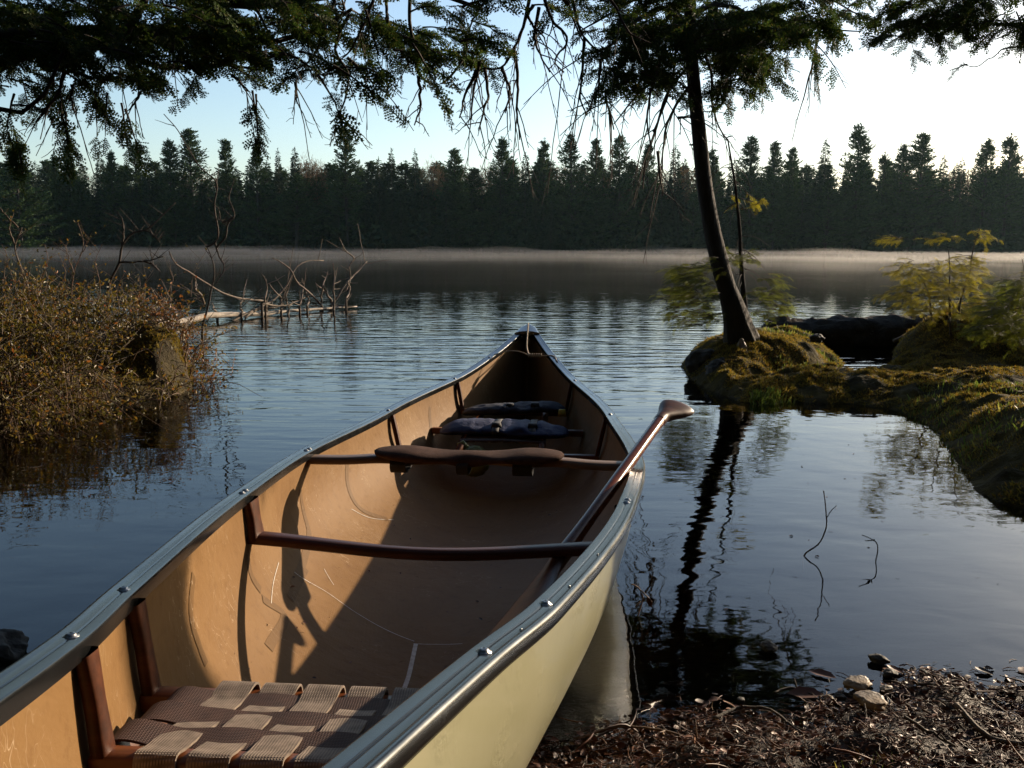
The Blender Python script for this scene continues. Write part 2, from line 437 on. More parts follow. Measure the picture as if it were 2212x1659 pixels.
def m_web(name, c1, c2, sc=330):
    m, nt, b = newmat(name)
    tc = N(nt, 'ShaderNodeTexCoord')
    a = N(nt, 'ShaderNodeTexWave', i_Scale=sc, i_Distortion=0.8, i_Detail=1); a.bands_direction = 'X'
    c = N(nt, 'ShaderNodeTexWave', i_Scale=sc, i_Distortion=0.8, i_Detail=1); c.bands_direction = 'Y'
    for q in (a, c): q.inputs['Scale'].default_value = sc / 6.283 * 2; nt.links.new(tc.outputs['Object'], q.inputs['Vector'])
    mu = N(nt, 'ShaderNodeMath', operation='MULTIPLY'); nt.links.new(a.outputs[1], mu.inputs[0]); nt.links.new(c.outputs[1], mu.inputs[1])
    n = N(nt, 'ShaderNodeTexNoise', i_Scale=60, i_Detail=4)
    nt.links.new(tc.outputs['Object'], n.inputs['Vector'])
    ad = N(nt, 'ShaderNodeMath', operation='MULTIPLY_ADD'); nt.links.new(mu.outputs[0], ad.inputs[0]); ad.inputs[1].default_value = 0.6; nt.links.new(n.outputs[0], ad.inputs[2])
    r = ramp(nt, [(0.35, c1), (0.95, c2)])
    nt.links.new(ad.outputs[0], r.inputs[0]); nt.links.new(r.outputs[0], b.inputs['Base Color'])
    b.inputs['Roughness'].default_value = 0.75
    bp = N(nt, 'ShaderNodeBump', i_Strength=0.6, i_Distance=0.001)
    nt.links.new(mu.outputs[0], bp.inputs['Height']); nt.links.new(bp.outputs[0], b.inputs['Normal'])
    return m
M['webtan'] = m_web('tan_webbing', (0.09, 0.065, 0.048), (0.30, 0.235, 0.18))
M['webbrown'] = m_web('brown_webbing', (0.028, 0.011, 0.007), (0.075, 0.032, 0.02))

def m_ground():
    m, nt, b = newmat('lake_shore_ground')
    tc = N(nt, 'ShaderNodeTexCoord')
    gz = N(nt, 'ShaderNodeAttribute', attribute_name='moss')
    n = N(nt, 'ShaderNodeTexNoise', i_Scale=7, i_Detail=9, i_Roughness=0.7)
    nt.links.new(tc.outputs['Object'], n.inputs['Vector'])
    mud = ramp(nt, [(0.3, (0.010, 0.006, 0.004)), (0.55, (0.028, 0.016, 0.009)), (0.78, (0.07, 0.042, 0.022))])
    mos = ramp(nt, [(0.3, (0.02, 0.015, 0.006)), (0.5, (0.055, 0.043, 0.012)), (0.75, (0.12, 0.092, 0.02))])
    nt.links.new(n.outputs[0], mud.inputs[0]); nt.links.new(n.outputs[0], mos.inputs[0])
    mx = N(nt, 'ShaderNodeMix', data_type='RGBA')
    nt.links.new(gz.outputs['Fac'], mx.inputs[0]); nt.links.new(mud.outputs[0], mx.inputs[6]); nt.links.new(mos.outputs[0], mx.inputs[7])
    nt.links.new(mx.outputs[2], b.inputs['Base Color'])
    mr = N(nt, 'ShaderNodeMapRange'); mr.inputs[3].default_value = 0.55; mr.inputs[4].default_value = 0.95
    nt.links.new(gz.outputs['Fac'], mr.inputs[0]); nt.links.new(mr.outputs[0], b.inputs['Roughness'])
    n2 = N(nt, 'ShaderNodeTexNoise', i_Scale=45, i_Detail=6, i_Roughness=0.65)
    nt.links.new(tc.outputs['Object'], n2.inputs['Vector'])
    b.inputs['Specular IOR Level'].default_value = 0.15
    bp = N(nt, 'ShaderNodeBump', i_Strength=0.9, i_Distance=0.02)
    nt.links.new(n2.outputs[0], bp.inputs['Height']); nt.links.new(bp.outputs[0], b.inputs['Normal'])
    return m
M['ground'] = m_ground()

def m_water():
    m = bpy.data.materials.new('lake_water'); m.use_nodes = True
    nt = m.node_tree; nt.nodes.clear()
    out = N(nt, 'ShaderNodeOutputMaterial')
    geo = N(nt, 'ShaderNodeNewGeometry')
    sx = N(nt, 'ShaderNodeSeparateXYZ'); nt.links.new(geo.outputs['Position'], sx.inputs[0])
    L = nt.links.new
    def mth(op, a, b=None, c=None):
        q = N(nt, 'ShaderNodeMath', operation=op)
        for i, v in enumerate((a, b, c)):
            if v is None: continue
            if isinstance(v, (int, float)): q.inputs[i].default_value = v
            else: L(v, q.inputs[i])
        return q.outputs[0]
    def noise(sc, st, det=2, dist=0.0, rot=0.0):
        mp = N(nt, 'ShaderNodeMapping'); mp.inputs['Scale'].default_value = st; mp.inputs['Rotation'].default_value = (0, 0, rot)
        L(geo.outputs['Position'], mp.inputs[0])
        q = N(nt, 'ShaderNodeTexNoise', i_Scale=sc, i_Detail=det, i_Roughness=0.5, i_Distortion=dist)
        L(mp.outputs[0], q.inputs['Vector']); return q.outputs[0]
    def mapr(v, a, b, c, d):
        q = N(nt, 'ShaderNodeMapRange', interpolation_type='SMOOTHSTEP')
        L(v, q.inputs[0])
        for i, k in enumerate((a, b, c, d)): q.inputs[1 + i].default_value = k
        return q.outputs[0]
    X, Y = sx.outputs[0], sx.outputs[1]
    # ripple strength by place: calm cove at right, ruffled middle, calmer beyond
    near = mapr(Y, 2.8, 6.0, 0.18, 1.0)
    far = mapr(Y, 7, 21, 1.0, 0.16)
    patch = mapr(noise(0.22, (0.5, 1, 1), 2), 0.4, 0.62, 0.6, 1.2)
    st = mth('MULTIPLY', mth('MULTIPLY', near, far), patch)
    cove = mth('MULTIPLY', mapr(X, 0.6, 1.2, 0, 1), mapr(Y, 5.2, 6.4, 1, 0))
    st = mth('MULTIPLY', st, mth('SUBTRACT', 1.0, mth('MULTIPLY', cove, 0.85)))
    w1 = noise(6.5, (0.26, 1.0, 1), 2, 0.3, 0.05)
    w2 = noise(15.0, (0.3, 1.0, 1), 2, 0.2, -0.08)
    h = mth('ADD', mth('MULTIPLY', w1, 0.0105), mth('MULTIPLY', w2, 0.0024))
    h = mth('MULTIPLY', h, st)
    c1 = noise(3.2, (0.8, 1.0, 1), 2, 0.5, 0.5)
    c2 = noise(11.0, (0.55, 1.0, 1), 2, 0.4, 0.25)
    h = mth('ADD', h, mth('ADD', mth('MULTIPLY', c1, 0.0036), mth('MULTIPLY', c2, 0.0010)))
    bp = N(nt, 'ShaderNodeBump', i_Strength=1.0, i_Distance=1.0)
    L(h, bp.inputs['Height'])
    fr = N(nt, 'ShaderNodeFresnel'); fr.inputs[0].default_value = 1.46
    bf = N(nt, 'ShaderNodeBump', i_Strength=0.3, i_Distance=1.0); L(h, bf.inputs['Height']); L(bf.outputs[0], fr.inputs[1])
    gl = N(nt, 'ShaderNodeBsdfGlossy'); gl.inputs['Roughness'].default_value = 0.015; L(bp.outputs[0], gl.inputs['Normal'])
    tr = N(nt, 'ShaderNodeBsdfTransparent'); tr.inputs[0].default_value = (0.93, 0.93, 0.9, 1)
    mx = N(nt, 'ShaderNodeMixShader'); L(fr.outputs[0], mx.inputs[0]); L(tr.outputs[0], mx.inputs[1]); L(gl.outputs[0], mx.inputs[2])
    L(mx.outputs[0], out.inputs[0])
    ab = N(nt, 'ShaderNodeVolumeAbsorption'); ab.inputs['Color'].default_value = (0.55, 0.32, 0.10, 1); ab.inputs['Density'].default_value = 6.0
    L(ab.outputs[0], out.inputs['Volume'])
    return m
M['water'] = m_water()

def m_vol(name, dens, col, g):
    m = bpy.data.materials.new(name); m.use_nodes = True
    nt = m.node_tree; nt.nodes.clear()
    out = N(nt, 'ShaderNodeOutputMaterial')
    v = N(nt, 'ShaderNodeVolumePrincipled'); v.inputs['Density'].default_value = dens
    v.inputs['Color'].default_value = (*col, 1); v.inputs['Anisotropy'].default_value = g
    nt.links.new(v.outputs[0], out.inputs['Volume'])
    return m

# ------------------------------------------------------------------ ground
def onzp(lst, z=0.0): return np.array([onz(a, b, z)[:2] for a, b in lst])
P_FORE = np.vstack([[(-6, -3), (-6, 1.2), (-1.6, 1.35), (-0.6, 1.5)], onzp([(1150, 1590), (1215, 1590), (1300, 1562), (1400, 1548), (1520, 1535), (1650, 1548), (1720, 1538), (1790, 1512), (1880, 1500), (1960, 1458), (2050, 1455), (2110, 1478), (2212, 1468), (2330, 1450)]), [(1.6, 1.7), (2.2, 1.4), (9, 0.5), (9, -3)]])
P_RIGHT = np.vstack([onzp([(2212, 1092), (2150, 1078), (2095, 1040), (2060, 1008), (2045, 955), (2000, 912), (1930, 884), (1850, 873), (1760, 872), (1700, 868), (1640, 873), (1590, 868), (1560, 850), (1515, 838), (1640, 822), (1760, 815), (1880, 812), (1935, 800), (1965, 778), (1935, 752), (1975, 738), (2060, 728)]), [(4.2, 8.2), (9, 9.5), (9, 2.4), (2.6, 2.5), (1.9, 2.55)]])
P_ISLE = onzp([(1560, 856), (1500, 826), (1478, 795), (1490, 765), (1560, 748), (1680, 745), (1790, 762), (1818, 788), (1770, 812), (1690, 828)])
P_LEFT = np.vstack([onzp([(-60, 955), (0, 940), (60, 920), (130, 902), (180, 890), (240, 872), (330, 860), (395, 855), (418, 835), (418, 800), (400, 770), (300, 735), (150, 715), (0, 705)]), [(-9, 9.8), (-9, 3.2)]])

def sdist(P, x, y):                       # + inside
    a, b = P, np.roll(P, -1, 0)
    best = np.full(x.shape, 1e9); ins = np.zeros(x.shape, bool)
    for (x0, y0), (x1, y1) in zip(a, b):
        dx, dy = x1 - x0, y1 - y0
        t = np.clip(((x - x0) * dx + (y - y0) * dy) / (dx * dx + dy * dy + 1e-12), 0, 1)
        best = np.minimum(best, (x - x0 - t * dx) ** 2 + (y - y0 - t * dy) ** 2)
        c = ((y0 > y) != (y1 > y)) & (x < (x1 - x0) * (y - y0) / (y1 - y0 + 1e-12) + x0)
        ins ^= c
    return np.where(ins, 1, -1) * np.sqrt(best)

CAX = math.radians(4.344)
AX, RT = np.array([math.sin(CAX), math.cos(CAX), 0]), np.array([math.cos(CAX), -math.sin(CAX), 0])
C0 = np.array([-0.2904, 0, 0])

def bumpat(x, y, cx, cy, r, h, p=2.0):
    d = np.hypot(x - cx, y - cy) / r
    return h * np.exp(-d ** (p * 1.2))

def gheight(x, y, fine=True):
    x, y = np.asarray(x, float), np.asarray(y, float)
    wob = fbm(x * 1.7, y * 1.7, o=4, seed=3) * 0.10 + fbm(x * 7, y * 7, o=3, seed=5) * 0.035
    dF = sdist(P_FORE, x, y) + wob * 0.3 - .035
    dR = sdist(P_RIGHT, x, y) + wob * 0.6
    dI = sdist(P_ISLE, x, y) + wob * 0.5
    dL = sdist(P_LEFT, x, y) + wob
    def prof(d, rise, top, fall, deep):
        up = top * (1 - np.exp(-np.maximum(d, 0) * rise / top))
        dn = -deep * (1 - np.exp(-np.maximum(-d, 0) * fall / deep))
        return np.where(d > 0, up, dn)
    hF = prof(dF, 0.13, 0.5, 0.16, 1.6)
    hR = prof(dR, 0.55, 0.11, 0.7, 1.6)
    hI = prof(dI, 1.2, 0.19, 1.3, 1.6)
    hL = prof(dL, 1.6, 0.13, 1.4, 1.6)
    h = np.maximum(np.maximum(hF, hR), np.maximum(hI, hL))
    # far shore and the hill behind it
    far = 152 + 5 * vnoise(x * 0.02, y * 0 + 3.3, seed=9)
    dfar = y - far
    h = np.maximum(h, np.where(dfar > 0, np.minimum(dfar * 0.12, 7) + 0.2, -1.7 + 1.7 * sm(-9, 0, dfar)))
    land = h > -0.02
    # shapes on the banks
    h = h + bumpat(x, y, 1.62, 6.25, 0.42, 0.08) * (dI > -.1) + bumpat(x, y, 2.05, 6.2, 0.28, 0.07) * (dI > -.1)
    rm = at(2050, 735, 6.6)
    h = h + (bumpat(x, y, rm[0] + 0.1, 6.7, 0.60, 0.26, 2.4) + bumpat(x, y, rm[0] + 0.9, 6.6, 0.7, 0.24)) * (dR > -0.05)
    h = h + bumpat(x, y, 2.45, 3.7, 0.9, 0.10) * (dR > -0.05) * sm(0, .25, dR)
    h = h + bumpat(x, y, -1.98, 5.62, 0.36, 0.24, 3.0) * sm(-.02, .12, dL)
    h = h + bumpat(x, y, -3.0, 5.3, 0.9, 0.12) * sm(0, .25, dL)
    a = np.where(land & (y < 20), 1.0, 0.25)
    a = np.where(y > 100, 0, a)
    h = h + a * (fbm(x * 3.2, y * 3.2, o=4, seed=21) * 0.05 * sm(-0.1, 0.3, np.maximum(np.maximum(dR, dL), dI)) + fbm(x * 11, y * 11, o=4, seed=31) * 0.045 * sm(-.1, .1, np.maximum(np.maximum(dR, dL), np.maximum(dI, dF))))
    moss = np.maximum(sm(-0.10, 0.02, dR), np.maximum(sm(-0.10, 0.02, dI), .6 * sm(-.25, 0.0, dL)))
    # the beached stern lies in a shallow groove
    s = (x - C0[0]) * AX[0] + y * AX[1]; q = np.abs((x - C0[0]) * RT[0] + y * RT[1])
    cap = -0.045 + (2.372 - s) * 0.035 + q * q * 0.5
    h = np.where((q < 0.4) & (s < 2.6) & (s > -.6), np.minimum(h, cap), h)
    return h, moss, (dF, dR, dI, dL)

def axis_coords(lo, hi, f0, f1, step, g):
    a = list(np.arange(f0, f1 + 1e-9, step)); d = step
    x = f1
    while x < hi: d *= g; x += d; a.append(x)
    x = f0; d = step; pre = []
    while x > lo: d *= g; x -= d; pre.append(x)
    return np.array(pre[::-1] + a)

gx = np.clip(axis_coords(-420, 420, -3.6, 4.0, 0.024, 1.09), -420, 420)
gy = np.clip(axis_coords(-60, 620, 1.0, 7.9, 0.024, 1.05), -60, 620)
GX, GY = np.meshgrid(gx, gy, indexing='ij')
GH, GM, _ = gheight(GX, GY)
mb = MB(); mb.grid(np.stack([GX, GY, GH], -1), flip=True)
ground = tag(mb.build('ground', M['ground']), 'dark wet mud and olive moss around the lake', 'ground', kind='structure')
att = ground.data.attributes.new('moss', 'FLOAT', 'POINT'); att.data.foreach_set('value', GM.ravel().astype(np.float32))

# ------------------------------------------------------------------ canoe hull functions
fw = hermite([-.2, -.12, .3, .844, 1.044, 1.772, 2.372, 3.192, 3.96, 4.45, 4.75, 4.94, 4.985], [.012, .05, .20, .403, .503, .758, .86, .775, .517, .295, .15, .055, .03])
zg = hermite([-.2, .3, .844, 1.044, 1.772, 2.372, 3.192, 3.96, 4.5, 4.85, 4.985], [.66, .56, .459, .429, .351, .304, .267, .274, .325, .385, .412])
def zk(s):
    base = -0.03 + (2.372 - s) * 0.035
    g = zg(s)
    a = np.clip((s - 4.55) / (4.985 - 4.55), 0, 1) ** 3.2
    b = np.clip((0.25 - s) / 0.45, 0, 1) ** 3.2
    return base + (g - 0.02 - base) * np.maximum(a, b)
def section(s, v, off=0.0):               # point on the hull; v 0 keel .. 1 gunwale, off inward
    s = np.asarray(s, float); v = np.asarray(v, float)
    u = np.clip(np.abs(s - 2.39) / 2.6, 0, 1)
    a = 2.7 - 1.3 * u ** 2; b = 0.44 + 0.35 * u ** 2
    hw = np.maximum(fw(s) / 2 - off, 0.001)
    lo = zk(s) + off
    return hw * (1 - (1 - v) ** a) ** b, lo + (zg(s) - lo) * v
def cpt(s, lat, z):
    s = np.asarray(s, float)
    return C0 + AX * s[..., None] + RT * np.asarray(lat)[..., None] + np.array([0, 0, 1.0]) * np.asarray(z)[..., None]
def hullgrid(s0, s1, ns, nv, off, vmax=1.0):
    ss = np.linspace(s0, s1, ns)
    ss = s0 + (s1 - s0) * (0.5 - 0.5 * np.cos(np.pi * (ss - s0) / (s1 - s0))) * 0.5 + (ss - s0) * 0.5
    vv = (np.linspace(0, 1, nv) ** 1.8) * vmax
    Sg, Vg = np.meshgrid(ss, vv, indexing='ij')
    X, Z = section(Sg, Vg, off)
    R_, L_ = cpt(Sg, X, Z), cpt(Sg, -X, Z)
    return np.concatenate([L_[:, ::-1], R_[:, 1:]], 1)

# ------------------------------------------------------------------ water with the canoe's hollow
def m_waterobj():
    def wl_v(s):                          # v at which the mid-skin meets z=0
        lo, hi = np.zeros_like(s), np.ones_like(s)
        for _ in range(40):
            mid = (lo + hi) / 2
            z = section(s, mid, 0.003)[1]
            lo = np.where(z < 0, mid, lo); hi = np.where(z < 0, hi, mid)
        return (lo + hi) / 2
    s_all = np.linspace(1.2, 4.98, 2000)
    zkk = zk(s_all) + 0.003
    sub = s_all[zkk < 0]
    sa, sb = sub[0], sub[-1]
    ss = sa + (sb - sa) * (0.5 - 0.5 * np.cos(np.linspace(0, np.pi, 90)))
    vv = wl_v(ss)
    nv = 12
    tt = np.linspace(0, 1, nv) ** 1.5
    Sg = np.repeat(ss[:, None], nv, 1); Vg = vv[:, None] * tt[None]
    X, Z = section(Sg, Vg, 0.003)
    Z = np.minimum(Z, 0); Z[:, -1] = 0; X[0] = 0; X[-1] = 0; Z[0] = 0; Z[-1] = 0
    Rp, Lp = cpt(Sg, X, Z), cpt(Sg, -X, Z)
    G = np.concatenate([Lp[:, ::-1], Rp[:, 1:]], 1)
    mb = MB(); mb.grid(G)
    ww = [(-300.0, 300.0)]
    y0, y1 = -40.0, 175.0
    nL = len(ss)
    lf = G[:, 0]; rg = G[:, -1]
    for side, edge in ((-300.0, lf), (300.0, rg)):
        A = edge.copy(); B = edge.copy(); B[:, 0] = side
        gg = np.stack([A, B], 1)
        mb.grid(gg, flip=side < 0)
    ya, yb = G[0, 0], G[-1, 0]
    for (yy, p, fl) in ((y0, ya, 0), (y1, yb, 1)):
        q = np.array([[-300, p[1], 0], p, [300, p[1], 0], [300, yy, 0], [-300, yy, 0]])
        mb.add(q, [np.array([[4, 0, 1]]), np.array([[4, 1, 3]]), np.array([[1, 2, 3]])])
    # sides and bottom, buried in the ground
    zb = -4.0
    c = np.array([[-300, y0, 0], [300, y0, 0], [300, y1, 0], [-300, y1, 0], [-300, y0, zb], [300, y0, zb], [300, y1, zb], [-300, y1, zb]])
    mb.add(c, np.array([[0, 1, 5, 4], [1, 2, 6, 5], [2, 3, 7, 6], [3, 0, 4, 7], [4, 5, 6, 7]]))
    o = mb.build('water', M['water'], smooth=False)
    import bmesh
    bm = bmesh.new(); bm.from_mesh(o.data)
    bmesh.ops.remove_doubles(bm, verts=bm.verts, dist=1e-5)
    bmesh.ops.recalc_face_normals(bm, faces=bm.faces)
    bm.to_mesh(o.data); bm.free()
    tag(o, 'still dark lake with ripples and mist beyond', 'lake', kind='structure')
m_waterobj()

# ------------------------------------------------------------------ canoe
canoe = thing('canoe', C0 + AX * 2.4, 'long pale olive canoe with tan inside, beached on the muddy shore', 'canoe')
mb = MB(); mb.grid(hullgrid(-.2, 4.985, 150, 26, 0.0)); hull = mb.build('hull', M['hull'], canoe)
mb = MB(); mb.grid(hullgrid(-.18, 4.965, 150, 26, 0.006), flip=True); lin = mb.build('inner_lining', M['lining'], canoe)

def surf_strip(mb, path, width, lift=0.0018, mi=0):      # path in (s, signed q in [-1,1]) with |q| = v^(1/1.8)
    P = spline(np.array(path, float), 40)
    d = np.gradient(P, axis=0)
    def pt(s, q):
        X, Z = section(s, np.clip(np.abs(q), 0, 1) ** 1.8, 0.006 + lift)
        return cpt(s, np.sign(q) * X, Z)
    A = pt(P[:, 0], P[:, 1])
    T = np.gradient(A, axis=0); T /= np.linalg.norm(T, axis=1)[:, None]
    B0 = pt(P[:, 0], P[:, 1] + 0.01); B1 = pt(P[:, 0] + 0.01, P[:, 1])
    nrm = np.cross(B0 - A, B1 - A); nrm /= np.linalg.norm(nrm, axis=1)[:, None] + 1e-9
    Wd = np.cross(T, nrm); Wd /= np.linalg.norm(Wd, axis=1)[:, None] + 1e-9
    w = width * (1 + 0.25 * fbm(np.arange(40) * 0.4, np.zeros(40), seed=len(path))) if width < 0.006 else np.full(40, width)
    mb.grid(np.stack([A - Wd * w[:, None] / 2, A + Wd * w[:, None] / 2], 1), mi)

# darker laminate strips up the sides and scratch lines on the floor, at the spots measured on the lining
_ss = np.linspace(.9, 4.3, 500); _qq = np.linspace(-1, 1, 321)
_S, _Q = np.meshgrid(_ss, _qq, indexing='ij'); _X, _Z = section(_S, np.abs(_Q) ** 1.8, .006)
_P = cpt(_S, np.sign(_Q) * _X, _Z) - np.array([0, 0, CH])
_f = _P[..., 1] * math.cos(PITCH) - _P[..., 2] * math.sin(PITCH); _u = _P[..., 0] / _f; _v = -(_P[..., 1] * math.sin(PITCH) + _P[..., 2] * math.cos(PITCH)) / _f
def sq(px, py):
    u2, v2 = (px - 1106) / FPX, (py - 829.5) / FPX; c, s_ = math.cos(ROLL), math.sin(ROLL)
    d = (_u - (u2 * c + v2 * s_)) ** 2 + (_v - (-u2 * s_ + v2 * c)) ** 2; k = np.argmin(d); return _S.flat[k], _Q.flat[k]
for L in ([(928, 880), (931, 927)], [(751, 985), (753, 1053), (775, 1096), (839, 1122)], [(648, 1058), (655, 1105), (667, 1152), (659, 1199), (633, 1268)],
          [(416, 1241), (412, 1327), (433, 1400), (446, 1434)], [(660, 1228), (626, 1293)], [(566, 1293), (613, 1327), (579, 1400)], [(534, 1199), (543, 1242), (564, 1276)]):
    mb = MB(); surf_strip(mb, [sq(*q) for q in L], .022, .0012); mb.build('laminate_strip', M['rib'], canoe)
for L, w_ in (([(635, 1237), (706, 1280), (771, 1327), (835, 1361), (895, 1387)], .0022), ([(895, 1391), (950, 1393), (1000, 1393)], .0022), ([(897, 1391), (890, 1425), (878, 1469), (874, 1490)], .009),
              ([(760, 1100), (800, 1120), (850, 1124)], .002), ([(600, 1215), (590, 1260), (585, 1310)], .0015), ([(700, 1230), (720, 1265)], .0015)):
    mb = MB(); surf_strip(mb, [sq(*q) for q in L], w_, .0012); mb.build('scratch', M['scratch'], canoe)

# gunwales
prof = [(-.0145, -.020), (-.016, -.004), (-.0158, -.001), (-.0148, .0006), (-.0135, .0008), (-.0035, .0008), (-.0022, .0008), (-.0010, -.0012), (.0002, .0008), (.0016, .0008), (.009, .0009), (.0105, .0012), (.013, .0028), (.0172, .002), (.0198, -.003), (.0198, -.012), (.017, -.018), (.011, -.021), (.006, -.019)]
for sg in (-1, 1):
    ss = np.concatenate([np.linspace(-.19, .3, 30)[:-1], np.linspace(.3, 4.4, 150)[:-1], np.linspace(4.4, 4.955, 40)])
    lat = sg * fw(ss) / 2
    P = cpt(ss, lat, zg(ss))
    T = np.gradient(P, axis=0); T /= np.linalg.norm(T, axis=1)[:, None]
    O = np.cross(T, [0, 0, 1]) * sg; O /= np.linalg.norm(O, axis=1)[:, None]
    G = np.stack([P + O * (a * np.clip((fw(ss) / 2) / 0.022, 0.3, 1) if a < 0 else a + 0 * ss)[:, None] + np.array([0, 0, b + 0.004]) for a, b in prof], 1)
    G = np.concatenate([G, G[:, :1]], 1)
    mb = MB(); mb.grid(G, flip=sg > 0); g = mb.build('gunwale', M['alu'], canoe)
    mod = None
    for bs in (.844, 1.044, 1.762, 1.790, 2.362, 2.388, 3.192, 3.96, 4.42, .35):
        q = cpt(np.array([bs]), np.array([sg * fw(bs) / 2]), np.array([float(zg(bs)) + 0.0045]))[0]
        mb = MB()
        r_, z_ = [], []
        pr = [(.0080, 0), (.0078, .0008), (.0054, .0015), (.0050, .0030), (.0034, .0040), (.0014, .0043), (.0003, .0034)]
        th = np.linspace(0, 2 * np.pi, 15)[:-1]
        G = np.array([[[q[0] + a * math.cos(t), q[1] + a * math.sin(t), q[2] + b] for a, b in pr] for t in th])
        mb.grid(G, closeu=True)
        mb.build('bolt', M['steel'], canoe)
# small rivet marks along the gunwale are dark
for bs in (1.13, 1.32, .93, 2.9, 3.6):
    mb = MB()
    q = cpt(np.array([bs]), np.array([fw(bs) / 2 + 0.008]), np.array([float(zg(bs)) + 0.0052]))[0]
    mb.tube([q, q + np.array([0, 0, 0.0012])], 0.0016, 8)
    mb.build('rivet', M['steel'], canoe)
# bow cap plate
for s0, s1, nm in ((4.86, 4.995, 'bow_cap'), (-.215, -.08, 'stern_cap')):
    ss = np.linspace(s0, s1, 16)
    sq = np.clip(ss, -.2, 4.985)
    rows = []
    for t in np.linspace(-1, 1, 13):
        end = 1 - np.clip((ss - 4.95) / 0.046, 0, 1) ** 2 if nm == 'bow_cap' else 1 - np.clip((-.17 - ss) / 0.046, 0, 1) ** 2
        hw = (fw(sq) / 2 + 0.026) * np.sqrt(np.clip(end, 0.0, 1))
        rows.append(cpt(ss, hw * t, zg(sq) + 0.008 + 0.012 * (1 - t * t) - 0.012 * (abs(t) > 0.99)))
    top = np.array(rows)
    bot = top - np.array([0, 0, 0.016])
    mb = MB(); mb.grid(top); mb.grid(bot, flip=True)
    rim = np.stack([np.concatenate([top[0], top[-1][::-1], top[0][:1]]), np.concatenate([bot[0], bot[-1][::-1], bot[0][:1]])], 1)
    mb.grid(rim)
    e0 = np.stack([top[:, 0], bot[:, 0]], 1); mb.grid(e0, flip=True)
    mb.build(nm, M['alu'], canoe)

def wallhw(s, z):
    z = np.asarray(z, float); v = np.clip((z - zk(s)) / (zg(s) - zk(s)), 0, 1)
    return float(section(s, v, 0.006)[0])

def latbar(mb, s0, l0, l1, z, ws, wz, n=24, fs=None, fz=None, fws=None, mi=0, rnd=0.25):
    """a bar across the canoe; cross-section with eased edges"""
    t = np.linspace(0, 1, n); lat = l0 + (l1 - l0) * t; u = 2 * t - 1
    sv = s0 + (fs(u) if fs else 0 * u); zv = z + (fz(u) if fz else 0 * u)
    k = fws(u) if fws else 1 + 0 * u
    cs = []
    for a, b in [(-1, -1 + rnd), (-1 + rnd, -1), (1 - rnd, -1), (1, -1 + rnd), (1, 1 - rnd), (1 - rnd, 1), (-1 + rnd, 1), (-1, 1 - rnd)]:
        cs.append(cpt(sv + a * ws / 2 * k, lat, zv + b * wz / 2))
    G = np.array(cs + [cs[0]]).transpose(1, 0, 2)
    mb.grid(G, mi)
    b0 = mb.n
    mb.add(G[0, :8], np.array([list(range(8))]), mi); mb.add(G[-1, :8], np.array([list(range(7, -1, -1))]), mi)

# stern seat
SZ = 0.335
seat = part('seat', cpt(np.array([.944]), np.array([0.]), np.array([SZ]))[0], 'woven brown and beige webbing seat on a reddish wood frame')
def rail(root, s0, z, nm='rail', ln=None, wz=0.024):
    hw = (ln or wallhw(s0, z)) - 0.004
    mb = MB(); latbar(mb, s0, -hw, hw, z, 0.030, wz); return mb.build(nm, M['wood'], root)
zs0, zs1 = SZ + 0.010, SZ - 0.028
rail(seat, .844, zs0 - 0.012, wz=0.026); rail(seat, 1.044, zs1 - 0.012, wz=0.026)
for lt in (-.178, .178):
    mb = MB()
    a = cpt(np.array([.86]), np.array([lt]), np.array([zs0 - .012]))[0]; b = cpt(np.array([1.03]), np.array([lt]), np.array([zs1 - .012]))[0]
    mb.tube([a, b], 0.015, 4); mb.build('side_rail', M['wood'], seat, smooth=False)
ncol, cw, cp = 6, 0.042, 0.0527
rows_s = [.884, .944, 1.004]
ztop = lambda s: zs0 + (zs1 - zs0) * (s - .844) / .2 + 0.003
def strap(mb, P, wdir, w, th=0.0028):
    P = np.asarray(P); wd = np.asarray(wdir)
    up = np.array([0, 0, 1.0])
    T = np.gradient(P, axis=0); T /= np.linalg.norm(T, axis=1)[:, None]
    nn = np.cross(T, wd); nn /= np.linalg.norm(nn, axis=1)[:, None]
    a = [P + wd * w / 2 * i + nn * th / 2 * j for i, j in ((-1, -1), (1, -1), (1, 1), (-1, 1))]
    G = np.array(a + [a[0]]).transpose(1, 0, 2)
    mb.grid(G)
    mb.add(G[0, :4], np.array([[0, 1, 2, 3]])); mb.add(G[-1, :4], np.array([[3, 2, 1, 0]]))
for c in range(ncol):
    lt = -.116 + c * cp
    pts = [(.826, -.030, 0), (.825, -.010, 0), (.829, .0025, 0)]
    for i, rs in enumerate(rows_s):
        sgn = 1 if (c + i) % 2 == 0 else -1
        pts.append((rs - .03, 0.001, 1)); pts.append((rs, 0.0013 * sgn, 1))
    pts += [(1.059, .0025, 1), (1.063, -.010, 1), (1.062, -.030, 1)]
    P3 = np.array([[p[0], lt, ztop(np.clip(p[0], .844, 1.044)) + p[1]] for p in pts])
    P3 = spline(P3, 60)
    mb = MB(); strap(mb, cpt(P3[:, 0], P3[:, 1], P3[:, 2]), RT, cw); mb.build('tan_strap', M['webtan'], seat, smooth=False)
for i, rs in enumerate(rows_s):
    pts = [(-.190, -.034), (-.192, -.012), (-.184, .000)]
    for c in range(ncol):
        sgn = -1 if (c + i) % 2 == 0 else 1
        pts.append((-.116 + c * cp, 0.0016 * sgn))
    pts += [(.188, .000), (.195, -.012), (.192, -.034)]
    P3 = spline(np.array([[rs, p[0], ztop(rs) + p[1]] for p in pts]), 90)
    mb = MB(); strap(mb, cpt(P3[:, 0], P3[:, 1], P3[:, 2]), AX, 0.041); mb.build('brown_strap', M['webbrown'], seat, smooth=False)
